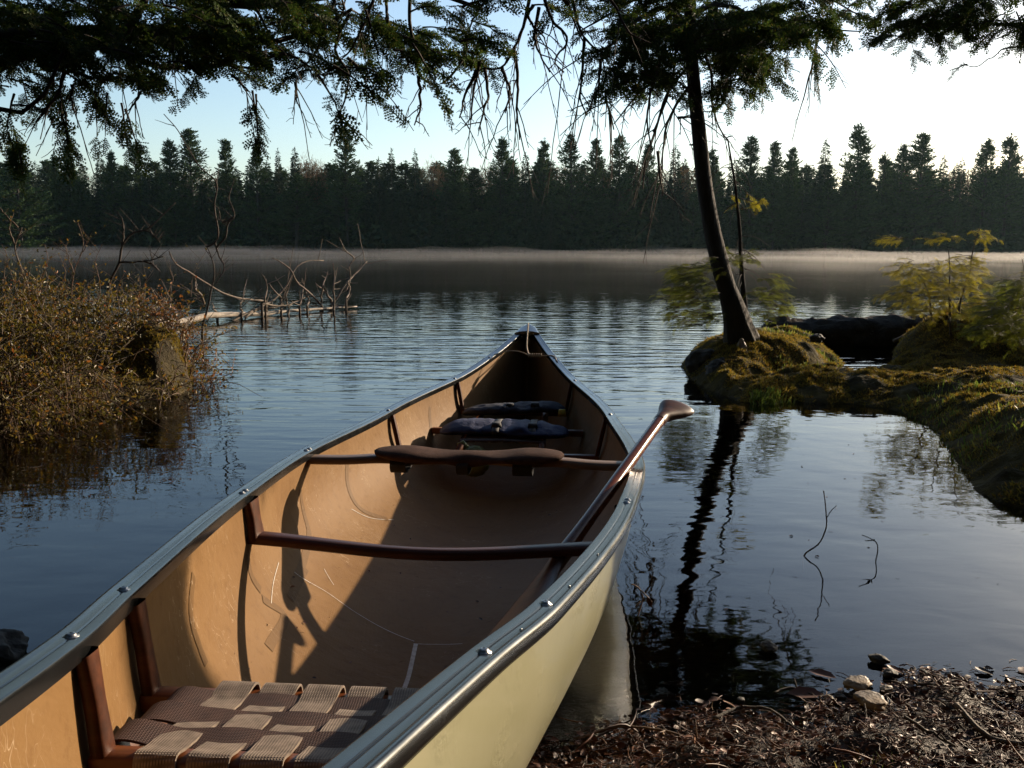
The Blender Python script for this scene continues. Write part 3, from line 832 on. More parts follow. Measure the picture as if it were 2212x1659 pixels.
def hanger(root, s0, z, sg, wd=0.024, dep=0.016):
    hwt = fw(s0) / 2 - 0.014; hb = wallhw(s0, z) - 0.014
    a = cpt(np.array([s0]), np.array([sg * hwt]), np.array([float(zg(s0)) - 0.010]))[0]
    b = cpt(np.array([s0]), np.array([sg * hb]), np.array([z]))[0]
    t = np.linspace(0, 1, 12)[:, None]; P = a + (b - a) * t
    mb = MB()
    k = 1 + 0.10 * np.cos(t[:, 0] * 2 * np.pi)
    cs = []
    for i, j in ((-1, -.7), (-.7, -1), (.7, -1), (1, -.7), (1, .7), (.7, 1), (-.7, 1), (-1, .7)):
        cs.append(P + AX * (i * wd / 2 * k)[:, None] + RT * (j * dep / 2))
    G = np.array(cs + [cs[0]]).transpose(1, 0, 2); mb.grid(G)
    mb.build('hanger', M['darkwood'], root)
for s0, zz in ((.844, zs0), (1.044, zs1)):
    for sg in (-1, 1): hanger(seat, s0, zz, sg)

# stern thwart hung below the gunwales
TZ = 0.262
thw = part('thwart', cpt(np.array([1.776]), np.array([0.]), np.array([TZ]))[0], 'dark sculpted wooden crossbar')
mb = MB(); hw = wallhw(1.776, TZ) - 0.003
latbar(mb, 1.776, -hw, hw, TZ, 0.050, 0.021, 50, fs=lambda u: -0.035 * np.cos(u * np.pi / 2) ** 2, fz=lambda u: -0.012 * np.cos(u * np.pi / 2), fws=lambda u: 0.62 + 0.38 * np.abs(u) ** 1.5 + 0 * u, rnd=0.45)
mb.build('crossbar', M['darkwood'], thw)
for sg in (-1, 1): hanger(thw, 1.776, TZ, sg, 0.050, 0.018)

# portage yoke
YZ = 0.283
yk = part('yoke', cpt(np.array([2.375]), np.array([0.]), np.array([YZ]))[0], 'wooden carrying yoke with a brown padded cushion strapped on')
mb = MB(); hw = wallhw(2.375, YZ) - 0.002
latbar(mb, 2.375, -hw, hw, YZ, 0.062, 0.020, 50, fs=lambda u: 0.05 * np.exp(-(u * 3) ** 2), fz=lambda u: 0.006 * np.exp(-((np.abs(u) - .55) * 6) ** 2), fws=lambda u: 0.75 + 0.35 * np.exp(-(u * 2.2) ** 2), rnd=0.35)
mb.build('crossbar', M['yokewood'], yk)
ts = np.linspace(-1, 1, 64); th = np.linspace(0, 2 * np.pi, 25)
ctr = YZ + 0.022 + 0.007 * np.abs(ts) ** 1.5 - 0.006 * np.exp(-(ts * 4) ** 2)
rz = 0.003 + 0.0145 * np.clip(1 - np.abs(ts) ** 14, 0, 1) ** 0.5 * (0.72 + 0.28 * np.cos(ts * 9.2)) * (1 - 0.2 * np.exp(-((np.abs(ts) - 0.75) * 5) ** 2))
rs_ = (0.062 - 0.022 * np.exp(-(ts * 3.5) ** 2)) * np.clip(1 - np.abs(ts) ** 6, 0.0, 1) ** 0.5 + 0.002
G = []
for t in th:
    c_, s_ = math.cos(t), math.sin(t)
    c_ = math.copysign(abs(c_) ** 0.7, c_)
    G.append(cpt(2.372 - 0.012 + rs_ * c_, ts * 0.247, ctr + rz * s_ * (1.0 if s_ > 0 else 1.25)))
mb = MB(); mb.grid(np.array(G)); mb.build('shoulder_pad', M['suede'], yk)
for lt, wd, dr in ((-.178, .040, .012), (-.012, .030, .014), (.142, .050, .014)):
    a = np.linspace(-1, 1, 14)
    zz = np.where(np.abs(a) > .82, YZ - 0.018 - dr * 0 - (np.abs(a) - .82) / .18 * dr, YZ + 0.004)
    P = []
    for q in np.linspace(0, 2 * np.pi, 24):
        P.append([2.367 + 0.052 * math.copysign(abs(math.cos(q)) ** .6, math.cos(q)), lt, YZ + 0.002 + (0.018 if math.sin(q) > 0 else 0.012 + dr) * math.sin(q)])
    P = np.array(P)
    mb = MB(); strap(mb, cpt(P[:, 0], P[:, 1], P[:, 2]), RT, wd, 0.003); mb.build('strap', M['blackstrap'], yk, smooth=False)

# bow seat with rails, hangers
BZ = 0.175
BZ = 0.125
bs = part('seat', cpt(np.array([3.5]), np.array([0.]), np.array([BZ]))[0], 'shaded wooden seat under the blue life jackets')
rail(bs, 3.192, BZ - .01); rail(bs, 3.60, BZ - .004); rail(bs, 3.96, BZ + 0.01)
for lt in (-.15, .15):
    mb = MB(); mb.tube([cpt(np.array([3.192]), np.array([lt]), np.array([BZ - .01]))[0], cpt(np.array([3.96]), np.array([lt * .9]), np.array([BZ + .01]))[0]], 0.013, 8); mb.build('side_rail', M['wood'], bs)
for c in range(6):
    mb = MB(); lt = (c - 2.5) * .048
    P = np.array([[3.36, lt, BZ + .004], [3.48, lt, BZ + .007], [3.61, lt, BZ + .012]]); strap(mb, cpt(P[:, 0], P[:, 1], P[:, 2]), RT, .04); mb.build('tan_strap', M['webtan'], bs)
for c in range(4):
    mb = MB(); s_ = 3.38 + c * .06
    P = np.array([[s_, -.16, BZ + .006], [s_, 0, BZ + .010], [s_, .16, BZ + .006]]); strap(mb, cpt(P[:, 0], P[:, 1], P[:, 2]), AX, .044); mb.build('brown_strap', M['webbrown'], bs)
for s0 in (3.192, 3.96):
    for sg in (-1, 1): hanger(bs, s0, BZ + (0.0 if s0 < 3.5 else .02), sg, 0.026)

# life jackets
def jacket(s0, z, l0, l1, ds, hz, label, m_, seed, buckles, fold):
    root = thing('life_jacket', cpt(np.array([s0]), np.array([(l0 + l1) / 2]), np.array([z]))[0], label, 'life jacket', 'life jackets on the bow seat')
    nu, nv = 70, 28
    t = np.linspace(-1, 1, nu); th = np.linspace(0, 2 * np.pi, nv)
    T_, H_ = np.meshgrid(t, th, indexing='ij')
    lat = (l0 + l1) / 2 + (l1 - l0) / 2 * T_
    env = np.clip(1 - np.abs(T_) ** 5, 0, 1) ** .5
    pinch = np.ones_like(T_)
    for b in buckles: pinch -= 0.35 * np.exp(-((T_ - b) * 13) ** 2)
    nz = fbm(T_ * 4 + seed, np.cos(H_) * 1.5, np.sin(H_) * 1.5, 3, seed)
    a = ds / 2 * env * (1 + 0.3 * nz) * (0.85 + .15 * pinch)
    b_ = hz / 2 * env * pinch * (1 + 0.35 * nz)
    S_ = s0 + a * np.cos(H_) + 0.02 * np.sin(T_ * 3 + seed)
    Z_ = z + hz / 2 + b_ * np.sin(H_) + fold * T_ + 0.006 * nz - 0.018 * T_ ** 4
    mb = MB(); mb.grid(cpt(S_, lat, Z_)); mb.build('padded_panel', m_, root)
    for b in buckles:
        P = []
        zc = z + hz / 2 + fold * b
        for q in np.linspace(0, 2 * np.pi, 26):
            P.append([s0 + (ds / 2 + .004) * math.cos(q) * .95, (l0 + l1) / 2 + (l1 - l0) / 2 * b, zc + (hz / 2 * .75 + .003) * math.sin(q)])
        P = np.array(P)
        mb = MB(); strap(mb, cpt(P[:, 0], P[:, 1], P[:, 2]), RT, .025, .003); st = mb.build('strap', M['blackstrap'], root)
        mb = MB(); c = cpt(np.array([s0 - ds * .25]), np.array([(l0 + l1) / 2 + (l1 - l0) / 2 * b]), np.array([zc + hz * .42]))[0]
        mb.box(c, (.019, .024, .008), taper=.8)
        mb.box(c + np.array([0, .028, .001]), (.012, .010, .006), taper=.8)
        mb.build('buckle', M['blackstrap'], root)
    return root
j1 = jacket(3.86, .150, -.215, .225, .14, .042, 'greyish-blue life jacket with two black buckles, farther forward of the two on the bow seat', M['greyclot'], 5, (-.05, .42), .012)
mb = MB(); mb.box(cpt(np.array([3.80]), np.array([.21]), np.array([.165]))[0], (.018, .012, .014), taper=.7); mb.build('yellow_foam', M['yellow'], j1)
j2 = jacket(3.52, .130, -.255, .245, .24, .050, 'deep blue life jacket nearer the padded yoke on the bow seat', M['bluecloth'], 9, (-.1, .45), .0)
# lime cloth bag on the floor
c = cpt(np.array([3.33]), np.array([-.10]), np.array([.045]))[0]
bag = thing('dry_bag', c, 'crumpled yellow-green bag on the canoe floor behind the padded yoke', 'bag')
th, ph = np.meshgrid(np.linspace(0, 2 * np.pi, 33), np.linspace(0, np.pi, 17), indexing='ij')
rr = 1 + .25 * fbm(np.cos(th) * np.sin(ph) * 2.5, np.sin(th) * np.sin(ph) * 2.5, np.cos(ph) * 2.5, 3, 4)
mb = MB(); mb.grid(np.stack([c[0] + .06 * rr * np.cos(th) * np.sin(ph), c[1] + .05 * rr * np.sin(th) * np.sin(ph), c[2] + .02 + .055 * rr * np.cos(ph)], -1)); mb.build('bag_body', M['limecloth'], bag)
mb = MB(); mb.tube([c + np.array([-.02, 0, .06]), c + np.array([-.045, .01, .083]), c + np.array([-.06, .0, .08])], [.012, .014, .006], 8); mb.build('rolled_neck', M['limecloth'], bag)

# bow rope
tip = cpt(np.array([4.97]), np.array([0.0]), np.array([.432]))[0]
kn = cpt(np.array([4.46]), np.array([.035]), np.array([.325]))[0]
g1 = cpt(np.array([4.46]), np.array([-fw(4.46) / 2 + .01]), np.array([float(zg(4.46)) + .006]))[0]
g2 = cpt(np.array([4.46]), np.array([fw(4.46) / 2 - .01]), np.array([float(zg(4.46)) + .006]))[0]
g3 = cpt(np.array([4.34]), np.array([fw(4.34) / 2 + .0]), np.array([float(zg(4.34)) + .008]))[0]
rope = thing('bow_rope', tip, 'thin pale rope tied from the canoe tip across to both gunwales', 'rope')
mb = MB(); mb.tube(spline([tip + np.array([0, .04, -.03]), tip + np.array([0, 0, .003]), cpt(np.array([4.84]), np.array([.004]), np.array([.405]))[0], cpt(np.array([4.65]), np.array([.012]), np.array([.345]))[0], kn], 24), .0035, 7); mb.build('line', M['rope'], rope)
mb = MB(); mb.tube(spline([g1, (g1 + kn) / 2 + np.array([-.02, 0, .018]), (g1 + kn) / 2 + np.array([.03, 0, .018]), kn], 24), .003, 7)
mb.tube(spline([kn, (kn + g2) / 2 + np.array([0, 0, -.003]), g2, g3], 20), .003, 7); mb.build('crossline', M['rope'], rope)
mb = MB()
for k in range(6):
    a = np.linspace(0, 2 * np.pi, 12); cc = kn + (g2 - kn) * (k * .11)
    mb.tube(np.stack([cc[0] + .003 * np.sin(a), cc[1] + .008 * np.cos(a), cc[2] + .008 * np.sin(a)], -1), .003, 6)
mb.build('knot', M['rope'], rope)

# paddle
P0 = np.array([-.065, 1.40, .15]); P1 = at(1345, 1030, 2.12) + np.array([0, 0, .012])
dv = (P1 - P0); Lp = np.linalg.norm(dv); dv = dv / Lp
tipg = P0 + dv * (Lp * 1.53); tb = P0 - dv * 0.16
pad = thing('paddle', tb, 'glossy reddish wooden paddle leaning over the right gunwale, grip up', 'paddle')
side = np.cross(dv, [0, 0, 1]); side /= np.linalg.norm(side)
nor = np.cross(side, dv)
wv_ = 0.80 * side + 0.60 * nor; wv_ /= np.linalg.norm(wv_); tv = np.cross(dv, wv_)
Lt = np.linalg.norm(tipg - tb)
def loft(stations, wdir, tdir, n=20, pw=0.9):
    G = []
    for q in np.linspace(0, 2 * np.pi, n + 1):
        c_, s_ = math.cos(q), math.sin(q)
        G.append([tb + dv * a + wdir * (ofs + w / 2 * c_) + tdir * (h / 2 * s_) for a, w, h, ofs in stations])
    return np.array(G)
bl = spline(np.array([(0, .01, .004, 0), (.015, .08, .006, 0), (.06, .13, .008, 0), (.16, .158, .010, 0), (.30, .150, .012, 0), (.42, .110, .018, 0), (.50, .064, .026, 0), (.57, .040, .032, 0), (.60, .036, .033, 0)]), 50)
mb = MB(); mb.grid(loft(bl, wv_, tv)); mb.build('blade', M['darkwood'], pad)
sh = spline(np.array([(.59, .036, .033, 0), (.7, .030, .029, 0), (.9, .030, .030, 0), (Lt - .14, .030, .030, 0), (Lt - .10, .031, .031, 0)]), 30)
mb = MB(); mb.grid(loft(sh, side, nor)); mb.build('shaft', M['paddlewood'], pad)
gd = np.array([1.0, -.1, -.25]); gd -= dv * gd.dot(dv); gd /= np.linalg.norm(gd); gt = np.cross(dv, gd)
gr = spline(np.array([(Lt - .11, .033, .033, 0), (Lt - .085, .034, .033, .001), (Lt - .06, .048, .033, .006), (Lt - .035, .068, .032, .011), (Lt - .010, .086, .032, .016), (Lt + .012, .092, .030, .020), (Lt + .026, .074, .022, .022), (Lt + .032, .010, .005, .022)]), 40)
mb = MB(); mb.grid(loft(gr, gd, gt, 24)); mb.build('grip', M['darkwood'], pad)

# ------------------------------------------------------------------ foliage templates
def cedar_spray(rng, L=1.0):
    """flat fan of scale-leaved branchlets: verts, quads; grows along +x in the xy plane"""
    V, F = [], []
    def leaf(p, d, ln, w):
        d = d / np.linalg.norm(d); n = np.array([-d[1], d[0], 0])
        z = rng.normal(0, .01)
        b = len(V)
        V.extend([p, p + d * ln * .45 + n * w + [0, 0, z], p + d * ln, p + d * ln * .45 - n * w + [0, 0, -z]])
        F.append([b, b + 1, b + 2, b + 3])
    n1 = 9
    for i in range(n1):
        t = (i + .7) / n1; p = np.array([t * L, .03 * math.sin(t * 4), -.08 * t * t])
        leaf(np.array([(t - .7 / n1) * L, .03 * math.sin(t * 4), -.08 * t * t]), np.array([1, 0.05, -.05]), .17, .020)
        for sg in (-1, 1):
            if rng.random() < .12: continue
            ang = sg * math.radians(rng.uniform(32, 52)); ln = (.50 - .30 * t) * rng.uniform(.75, 1.15) * L
            d = np.array([math.cos(ang), math.sin(ang), rng.normal(-.06, .1)])
            k = max(2, int(ln / .085))
            for j in range(k):
                q = p + d * ln * (j / k)
                leaf(q, d, ln / k * 1.25, .024)
                for s2 in (-1, 1):
                    a2 = ang + s2 * math.radians(38)
                    leaf(q + d * .02, np.array([math.cos(a2), math.sin(a2), rng.normal(0, .1)]), .12 * (1 - .4 * j / k), .020)
    return np.array(V), np.array(F)
def hemlock_spray(rng):
    V, F = [], []
    def leaf(p, d, ln, w):
        d = np.asarray(d) / np.linalg.norm(d); n = np.array([-d[1], d[0], 0]); b = len(V)
        V.extend([p - n * w, p + n * w, p + d * ln + n * w * .5, p + d * ln - n * w * .5]); F.append([b, b + 1, b + 2, b + 3])
    for i in range(8):
        t = i / 8; p = np.array([t, 0, -.12 * t * t])
        for sg in (-1, 1):
            ang = sg * math.radians(rng.uniform(40, 62)); ln = .42 * (1 - .6 * t) * rng.uniform(.7, 1.2)
            d = np.array([math.cos(ang), math.sin(ang), rng.normal(-.12, .1)])
            leaf(p, d, ln, .006)
            k = int(ln / .05) + 1
            for j in range(k):
                q = p + d * ln * (j + .4) / k
                for s2 in (-1, 1):
                    a2 = ang + s2 * math.radians(68)
                    leaf(q, [math.cos(a2), math.sin(a2), rng.normal(0, .2)], .055, .009)
    return np.array(V), np.array(F)
CED = [cedar_spray(np.random.default_rng(k)) for k in range(6)]
HEM = [hemlock_spray(np.random.default_rng(k + 40)) for k in range(5)]

def place(mb, tmpl, pos, dirs, sc, rng, roll=None, mi=0):
    """many copies of a flat spray in one mesh; dirs = growth direction"""
    pos, dirs = np.asarray(pos), np.asarray(dirs, float)
    dirs = dirs / (np.linalg.norm(dirs, axis=1)[:, None] + 1e-9)
    n = len(pos)
    if not n: return
    r = rng.normal(size=(n, 3)); B = np.cross(dirs, r); B /= np.linalg.norm(B, axis=1)[:, None] + 1e-9
    C = np.cross(dirs, B)
    if roll is not None:
        # keep sprays roughly horizontal: B lies near the horizontal plane
        B = np.cross([0, 0, 1.0], dirs) + rng.normal(0, roll, (n, 3)); B -= dirs * (B * dirs).sum(1)[:, None]
        B /= np.linalg.norm(B, axis=1)[:, None] + 1e-9; C = np.cross(dirs, B)
    sc = np.broadcast_to(sc, (n,))
    which = rng.integers(0, len(tmpl), n)
    for k, (V, F) in enumerate(tmpl):
        ix = np.where(which == k)[0]
        if not len(ix): continue
        W_ = (V[None, :, 0:1] * dirs[ix, None] + V[None, :, 1:2] * B[ix, None] + V[None, :, 2:3] * C[ix, None]) * sc[ix, None, None] + pos[ix, None]
        FF = F[None] + (np.arange(len(ix)) * len(V))[:, None, None]
        mb.add(W_.reshape(-1, 3), FF.reshape(-1, F.shape[1]), mi)

def wig(P, n, amp, rng):
    P = spline(P, n); k = len(P)
    nz = np.stack([fbm(np.linspace(0, 7, k) + rng.uniform(0, 99), np.full(k, rng.uniform(0, 99)), o=3) for _ in range(3)], -1)
    return P + nz * amp * np.sin(np.linspace(0, np.pi, k))[:, None]

def in_regions(n, regs, rng):
    """sample pixel spots in weighted ellipses (cx, cy, rx, ry, weight)"""
    w = np.array([r[4] for r in regs], float); w /= w.sum()
    k = rng.choice(len(regs), n, p=w)
    a = rng.uniform(0, 2 * np.pi, n); r = np.sqrt(rng.random(n))
    R_ = np.array(regs)[k]
    return R_[:, 0] + R_[:, 2] * r * np.cos(a), R_[:, 1] + R_[:, 3] * r * np.sin(a)

# ------------------------------------------------------------------ branches and crowns near the viewer
def branchlet(mt, mf, p, d, ln, ns, sc, rng, tmpl=CED, droop=0.6, r0=.004, roll=0.5):
    d = np.asarray(d, float); d = d / np.linalg.norm(d)
    t = np.linspace(0, 1, 9)[:, None]
    P = p + d * ln * t + np.array([0, 0, -1.0]) * (droop * ln * t ** 2)
    P = P + rng.normal(0, ln * .015, P.shape) * t
    mt.tube(P, np.linspace(r0, r0 * .3, 9), 4, caps=False)
    tt = np.sort(rng.uniform(.12, 1.0, ns)); tt[-1] = 1.0
    pos = np.stack([np.interp(tt, t[:, 0], P[:, k]) for k in range(3)], -1)
    T = np.gradient(P, axis=0); T = np.stack([np.interp(tt, t[:, 0], T[:, k]) for k in range(3)], -1)
    T /= np.linalg.norm(T, axis=1)[:, None]
    sd_ = np.cross(T, [0, 0, 1.0]); sd_ /= np.linalg.norm(sd_, axis=1)[:, None] + 1e-9
    sg = np.where(np.arange(ns) % 2, 1, -1)[:, None] * rng.uniform(.3, 1.1, (ns, 1)); sg[-1] = 0
    D = T + sd_ * sg + rng.normal(0, .22, (ns, 3)) + np.array([0, 0, -.25])
    place(mf, tmpl, pos, D, sc * rng.uniform(.7, 1.25, ns), rng, roll=roll)

def foliage(mt, mf, regs, n, Yr, sc, ln, rng, ns=7, hdir=(0.5, 0.1, 0.0), tmpl=CED, droop=.3, roll=1.2):
    X, Yp = in_regions(n, regs, rng)
    for x, y in zip(X, Yp):
        p = at(x, y, rng.uniform(*Yr))
        d = np.array(hdir) + rng.normal(0, .55, 3) * np.array([1, 1, .35])
        branchlet(mt, mf, p, d, ln * rng.uniform(.6, 1.3), ns, sc, rng, tmpl, droop, roll=roll)

def limbs(root, lst, rng, amp=.02, n=26):
    for pts, r0, r1 in lst:
        P = wig([at(*q) for q in pts], n, amp, rng)
        mb = MB(); mb.tube(P, np.linspace(r0, r1, n), 7); mb.build('branch', M['twig'], root)

def bare(root, pts, Y, r0, r1, rng, k=.5209, off=(0, 0), nsub=5, sub=.10, n=22):
    P = [at(off[0] + a * k, off[1] + b * k, Y) for a, b in pts]
    P = wig(P, n, .008, rng); mt = MB()
    mt.tube(P, np.linspace(r0, r1, n), 5, caps=False)
    for j in range(nsub):
        i = rng.integers(4, n - 1); T = P[i] - P[i - 1]; T /= np.linalg.norm(T)
        d = T * .8 + rng.normal(0, .6, 3) + np.array([0, 0, -.35]); l = sub * rng.uniform(.4, 1.4)
        q = wig([P[i], P[i] + d * l * .5, P[i] + d * l + np.array([0, 0, -.25 * l])], 7, .006, rng)
        mt.tube(q, np.linspace(r1 * 1.0, r1 * .5, 7), 4, caps=False)
        for s_ in range(2):
            a = q[3 + s_ * 2]; e = a + (rng.normal(0, .35, 3) + d * .5 + np.array([0, 0, -.2])) * l * .45
            mt.tube([a, (a + e) / 2 + rng.normal(0, .004, 3), e], [r1 * .6, r1 * .5, r1 * .35], 3, caps=False)
    mt.build('bare_branch', M['twig'], root)

# --- big cedar whose limbs reach in from the upper left
rng = np.random.default_rng(5)
cb = np.array([-3.7, 3.3, 0.0])
cedar = thing('cedar_tree', cb, 'dark cedar whose drooping limbs fill the upper left sky', 'tree', 'cedars over the shore')
mt = MB(); mt.tube(wig([cb + [0, 0, -.3], cb + [0, 0, .3], cb + [.06, .05, 1.2], cb + [.02, .1, 2.6], cb + [.1, .1, 4.4], cb + [.1, .1, 6.6]], 24, .03, rng), np.linspace(.19, .07, 24), 14)
mt.build('trunk', M['bark'], cedar)
mt, mf = MB(), MB()
limbs(cedar, [
    ([(-1020, 130, 3.4), (-500, 300, 3.3), (-120, 260, 3.2), (0, 144, 3.2), (52, 122, 3.2), (104, 107, 3.2), (172, 104, 3.2), (208, 99, 3.2), (260, 78, 3.2), (292, 42, 3.2), (330, -60, 3.2)], .05, .012),
    ([(-1020, -150, 3.4), (-400, 60, 3.5), (-100, 90, 3.5), (100, 70, 3.5), (300, 60, 3.5), (450, 80, 3.5), (560, 95, 3.5), (690, 60, 3.5), (760, 20, 3.4)], .04, .006),
    ([(-1020, -400, 3.4), (-300, -120, 3.8), (60, -60, 3.9), (300, -40, 3.9), (540, 8, 3.8), (720, -10, 3.7), (880, -30, 3.6), (1040, 20, 3.5)], .05, .007),
    ([(-1020, -600, 3.4), (-200, -300, 3.0), (300, -230, 3.0), (700, -160, 3.1), (1000, -120, 3.2), (1160, -60, 3.2), (1230, 10, 3.2)], .05, .008),
    ([(-1020, 300, 3.4), (-300, 330, 3.0), (-60, 230, 2.9), (60, 240, 2.9), (100, 195, 2.9), (125, 140, 2.9), (150, 80, 2.9)], .03, .004),
    ([(208, 99, 3.2), (300, 130, 3.2), (380, 150, 3.3), (460, 140, 3.3), (560, 150, 3.3)], .012, .004),
    ([(450, 80, 3.5), (540, 130, 3.5), (620, 120, 3.5), (700, 165, 3.5)], .01, .003),
    ([(100, 100, 3.4), (180, 160, 3.4), (260, 180, 3.4)], .01, .003),
], rng)
for pts, Y in (
    ([(1700, 0), (1700, 100), (1725, 210), (1740, 310), (1810, 355), (1880, 300), (1925, 220), (1955, 100), (2010, 0), (2040, -80)], 3.2),
    ([(1735, 315), (1742, 400), (1735, 470), (1718, 520)], 3.2),
    ([(2200, -20), (2165, 120), (2130, 210), (2085, 275), (2050, 285), (2010, 280), (1960, 310)], 3.1),
    ([(2130, 210), (2150, 330), (2140, 450), (2150, 520), (2155, 580)], 3.1),
    ([(1975, 290), (1930, 400), (1905, 490)], 3.15), ([(1990, 250), (1962, 380), (1955, 495)], 3.15),
    ([(2010, 280), (2020, 410), (2000, 480), (1985, 545)], 3.15), ([(2080, 280), (2110, 370), (2095, 470)], 3.15),
    ([(1390, 0), (1340, 130), (1300, 230), (1240, 280), (1180, 290)], 3.4), ([(1450, 60), (1410, 130), (1390, 200), (1440, 300), (1405, 470), (1368, 515)], 3.3),
    ([(1405, 470), (1420, 520)], 3.3), ([(1440, 240), (1500, 290), (1550, 355)], 3.3), ([(1340, 140), (1400, 80), (1440, -20)], 3.4),
    ([(1550, 0), (1500, 120), (1460, 200), (1400, 260)], 3.3), ([(1225, 340), (1232, 430)], 3.4), ([(960, 310), (1010, 355), (1030, 380)], 3.3),
    ([(1600, -20), (1610, 100), (1640, 180)], 3.2), ([(1050, 20), (1090, 90), (1130, 170)], 3.4), ([(2212, 20), (2190, 60), (2260, 160)], 3.1),
    ([(2250, -30), (2290, 80), (2350, 160), (2300, 260), (2340, 300)], 3.1), ([(2235, 30), (2220, 180), (2280, 300)], 3.1), ([(300, 350), (298, 440)], 3.0),
    ([(440, 60), (470, 130), (500, 230)], 3.2), ([(690, 60), (720, 150), (700, 230)], 3.2),
    ([(270, 300), (230, 400), (150, 510)], 2.9), ([(580, 380), (560, 430)], 3.2),
    ([(2500, -40), (2560, 40), (2600, 130), (2700, 180)], 3.3)):
    bare(cedar, pts, Y, .0065, .0022, rng)
regs = [(0, 45, 260, 80, 12), (260, 35, 240, 65, 12), (500, 15, 200, 60, 9), (50, 120, 95, 60, 4), (330, 95, 100, 50, 4.4), (8, 215, 30, 45, 1.0),
        (255, 150, 38, 45, 1.6), (480, 95, 110, 48, 3.6), (620, 85, 75, 45, 2.6), (690, 140, 34, 28, 1.1), (700, 30, 70, 45, 2), (150, 190, 40, 18, .5),
        (850, 45, 80, 50, 2.2), (875, 125, 40, 35, 1.0), (930, 80, 45, 45, 1.2), (1010, 10, 60, 40, 1.2), (995, 90, 30, 40, .7), (1120, 5, 50, 14, .5), (795, 10, 40, 30, .8)]
foliage(mt, mf, regs, 275, (2.7, 4.3), .085, .13, rng, 7)
for x, y, Y in ((142, 240, 3.0), (133, 246, 3.0), (545, 195, 3.2), (553, 203, 3.2), (270, 235, 3.1), (262, 222, 3.1), (205, 195, 3.1), (232, 200, 3.1), (30, 280, 2.9), (18, 285, 2.9)):
    branchlet(mt, mf, at(x, y, Y), np.array([.15, 0, -.6]) + rng.normal(0, .1, 3), .09, 6, .075, rng)
foliage(mt, mf, [(300, -150, 900, 110, 1), (-500, 0, 420, 240, 1.2), (-400, -300, 600, 150, .6)], 120, (2.4, 4.6), .095, .2, rng, 6)
mt.build('twigs', M['twig'], cedar)
mf.build('crown', M['cedar'], cedar, smooth=False)

# --- leaning tree on the islet
rng = np.random.default_rng(8)
tb_ = at(1598, 728, 6.15)
isle_tree = thing('cedar_tree', [tb_[0], tb_[1], gheight(tb_[0:1], tb_[1:2])[0][0] - .03], 'slender leaning dark tree on the mossy islet, crown cut off at the top', 'tree', 'cedars over the shore')
mt = MB()
tp = [at(1606, 745, 6.15), at(1598, 715, 6.15), at(1583, 660, 6.15), at(1560, 590, 6.15), at(1543, 520, 6.15), at(1530, 450, 6.15), at(1518, 370, 6.15), at(1510, 290, 6.15), at(1501, 200, 6.15), at(1494, 120, 6.15), at(1491, 0, 6.15), at(1488, -130, 6.15), at(1490, -330, 6.15), at(1496, -600, 6.15), at(1500, -900, 6.15)]
P = spline(tp, 90); rr = np.interp(np.arange(90), [0, 3, 8, 16, 28, 44, 60, 89], [.125, .090, .064, .055, .046, .035, .028, .014])
ang = np.linspace(0, 2 * np.pi, 21)[:-1]
G = []
for a in ang:
    n_ = 1 + .10 * fbm(np.full(90, math.cos(a) * 2.5), np.linspace(0, 14, 90), math.sin(a) * 2.5, 4, 7) + .22 * np.exp(-np.arange(90) / 5.0) * math.cos(a * 5)
    G.append(P + np.stack([np.cos(a) * rr * n_, np.sin(a) * rr * n_, 0 * rr], -1))
mt.grid(np.array(G), closeu=True); mt.build('trunk', M['bark'], isle_tree)
for i in (14, 19, 23, 26, 31, 33, 37, 41, 44):
    a = rng.uniform(0, 6.28); d = np.array([math.cos(a), .5 * math.sin(a), rng.uniform(-.2, .5)]); l = rng.uniform(.05, .13)
    mb = MB(); mb.tube([P[i], P[i] + d * l * .6, P[i] + d * l], [.011, .007, .004], 6); mb.build('branch_stub', M['bark'], isle_tree)
mt, mf = MB(), MB()
limbs(isle_tree, [
    ([(1490, 60, 6.15), (1430, 20, 5.9), (1380, 40, 5.8), (1330, 90, 5.7), (1260, 120, 5.6)], .022, .005),
    ([(1491, 20, 6.15), (1440, -20, 6.3), (1370, 0, 6.4), (1300, 40, 6.5), (1240, 75, 6.5)], .02, .004),
    ([(1492, 90, 6.15), (1560, 40, 6.3), (1640, 30, 6.5), (1740, 60, 6.6), (1860, 68, 6.6)], .022, .004),
    ([(1491, 30, 6.15), (1560, 10, 5.9), (1650, 60, 5.7), (1710, 95, 5.6)], .018, .004),
    ([(1495, 110, 6.15), (1560, 110, 6.0), (1610, 150, 5.9), (1650, 175, 5.8)], .014, .003),
    ([(1490, -40, 6.15), (1620, -60, 6.1), (1760, -20, 6.0), (1850, 30, 6.0)], .02, .004),
    ([(1490, -90, 6.15), (1380, -110, 6.0), (1290, -60, 5.9), (1230, 0, 5.9), (1245, 60, 5.9), (1265, 100, 5.9)], .02, .004),
    ([(1490, -200, 6.15), (1700, -260, 6.4), (1880, -180, 6.6)], .02, .004), ([(1490, -260, 6.15), (1300, -280, 6.2), (1150, -200, 6.3)], .02, .004),
], rng)
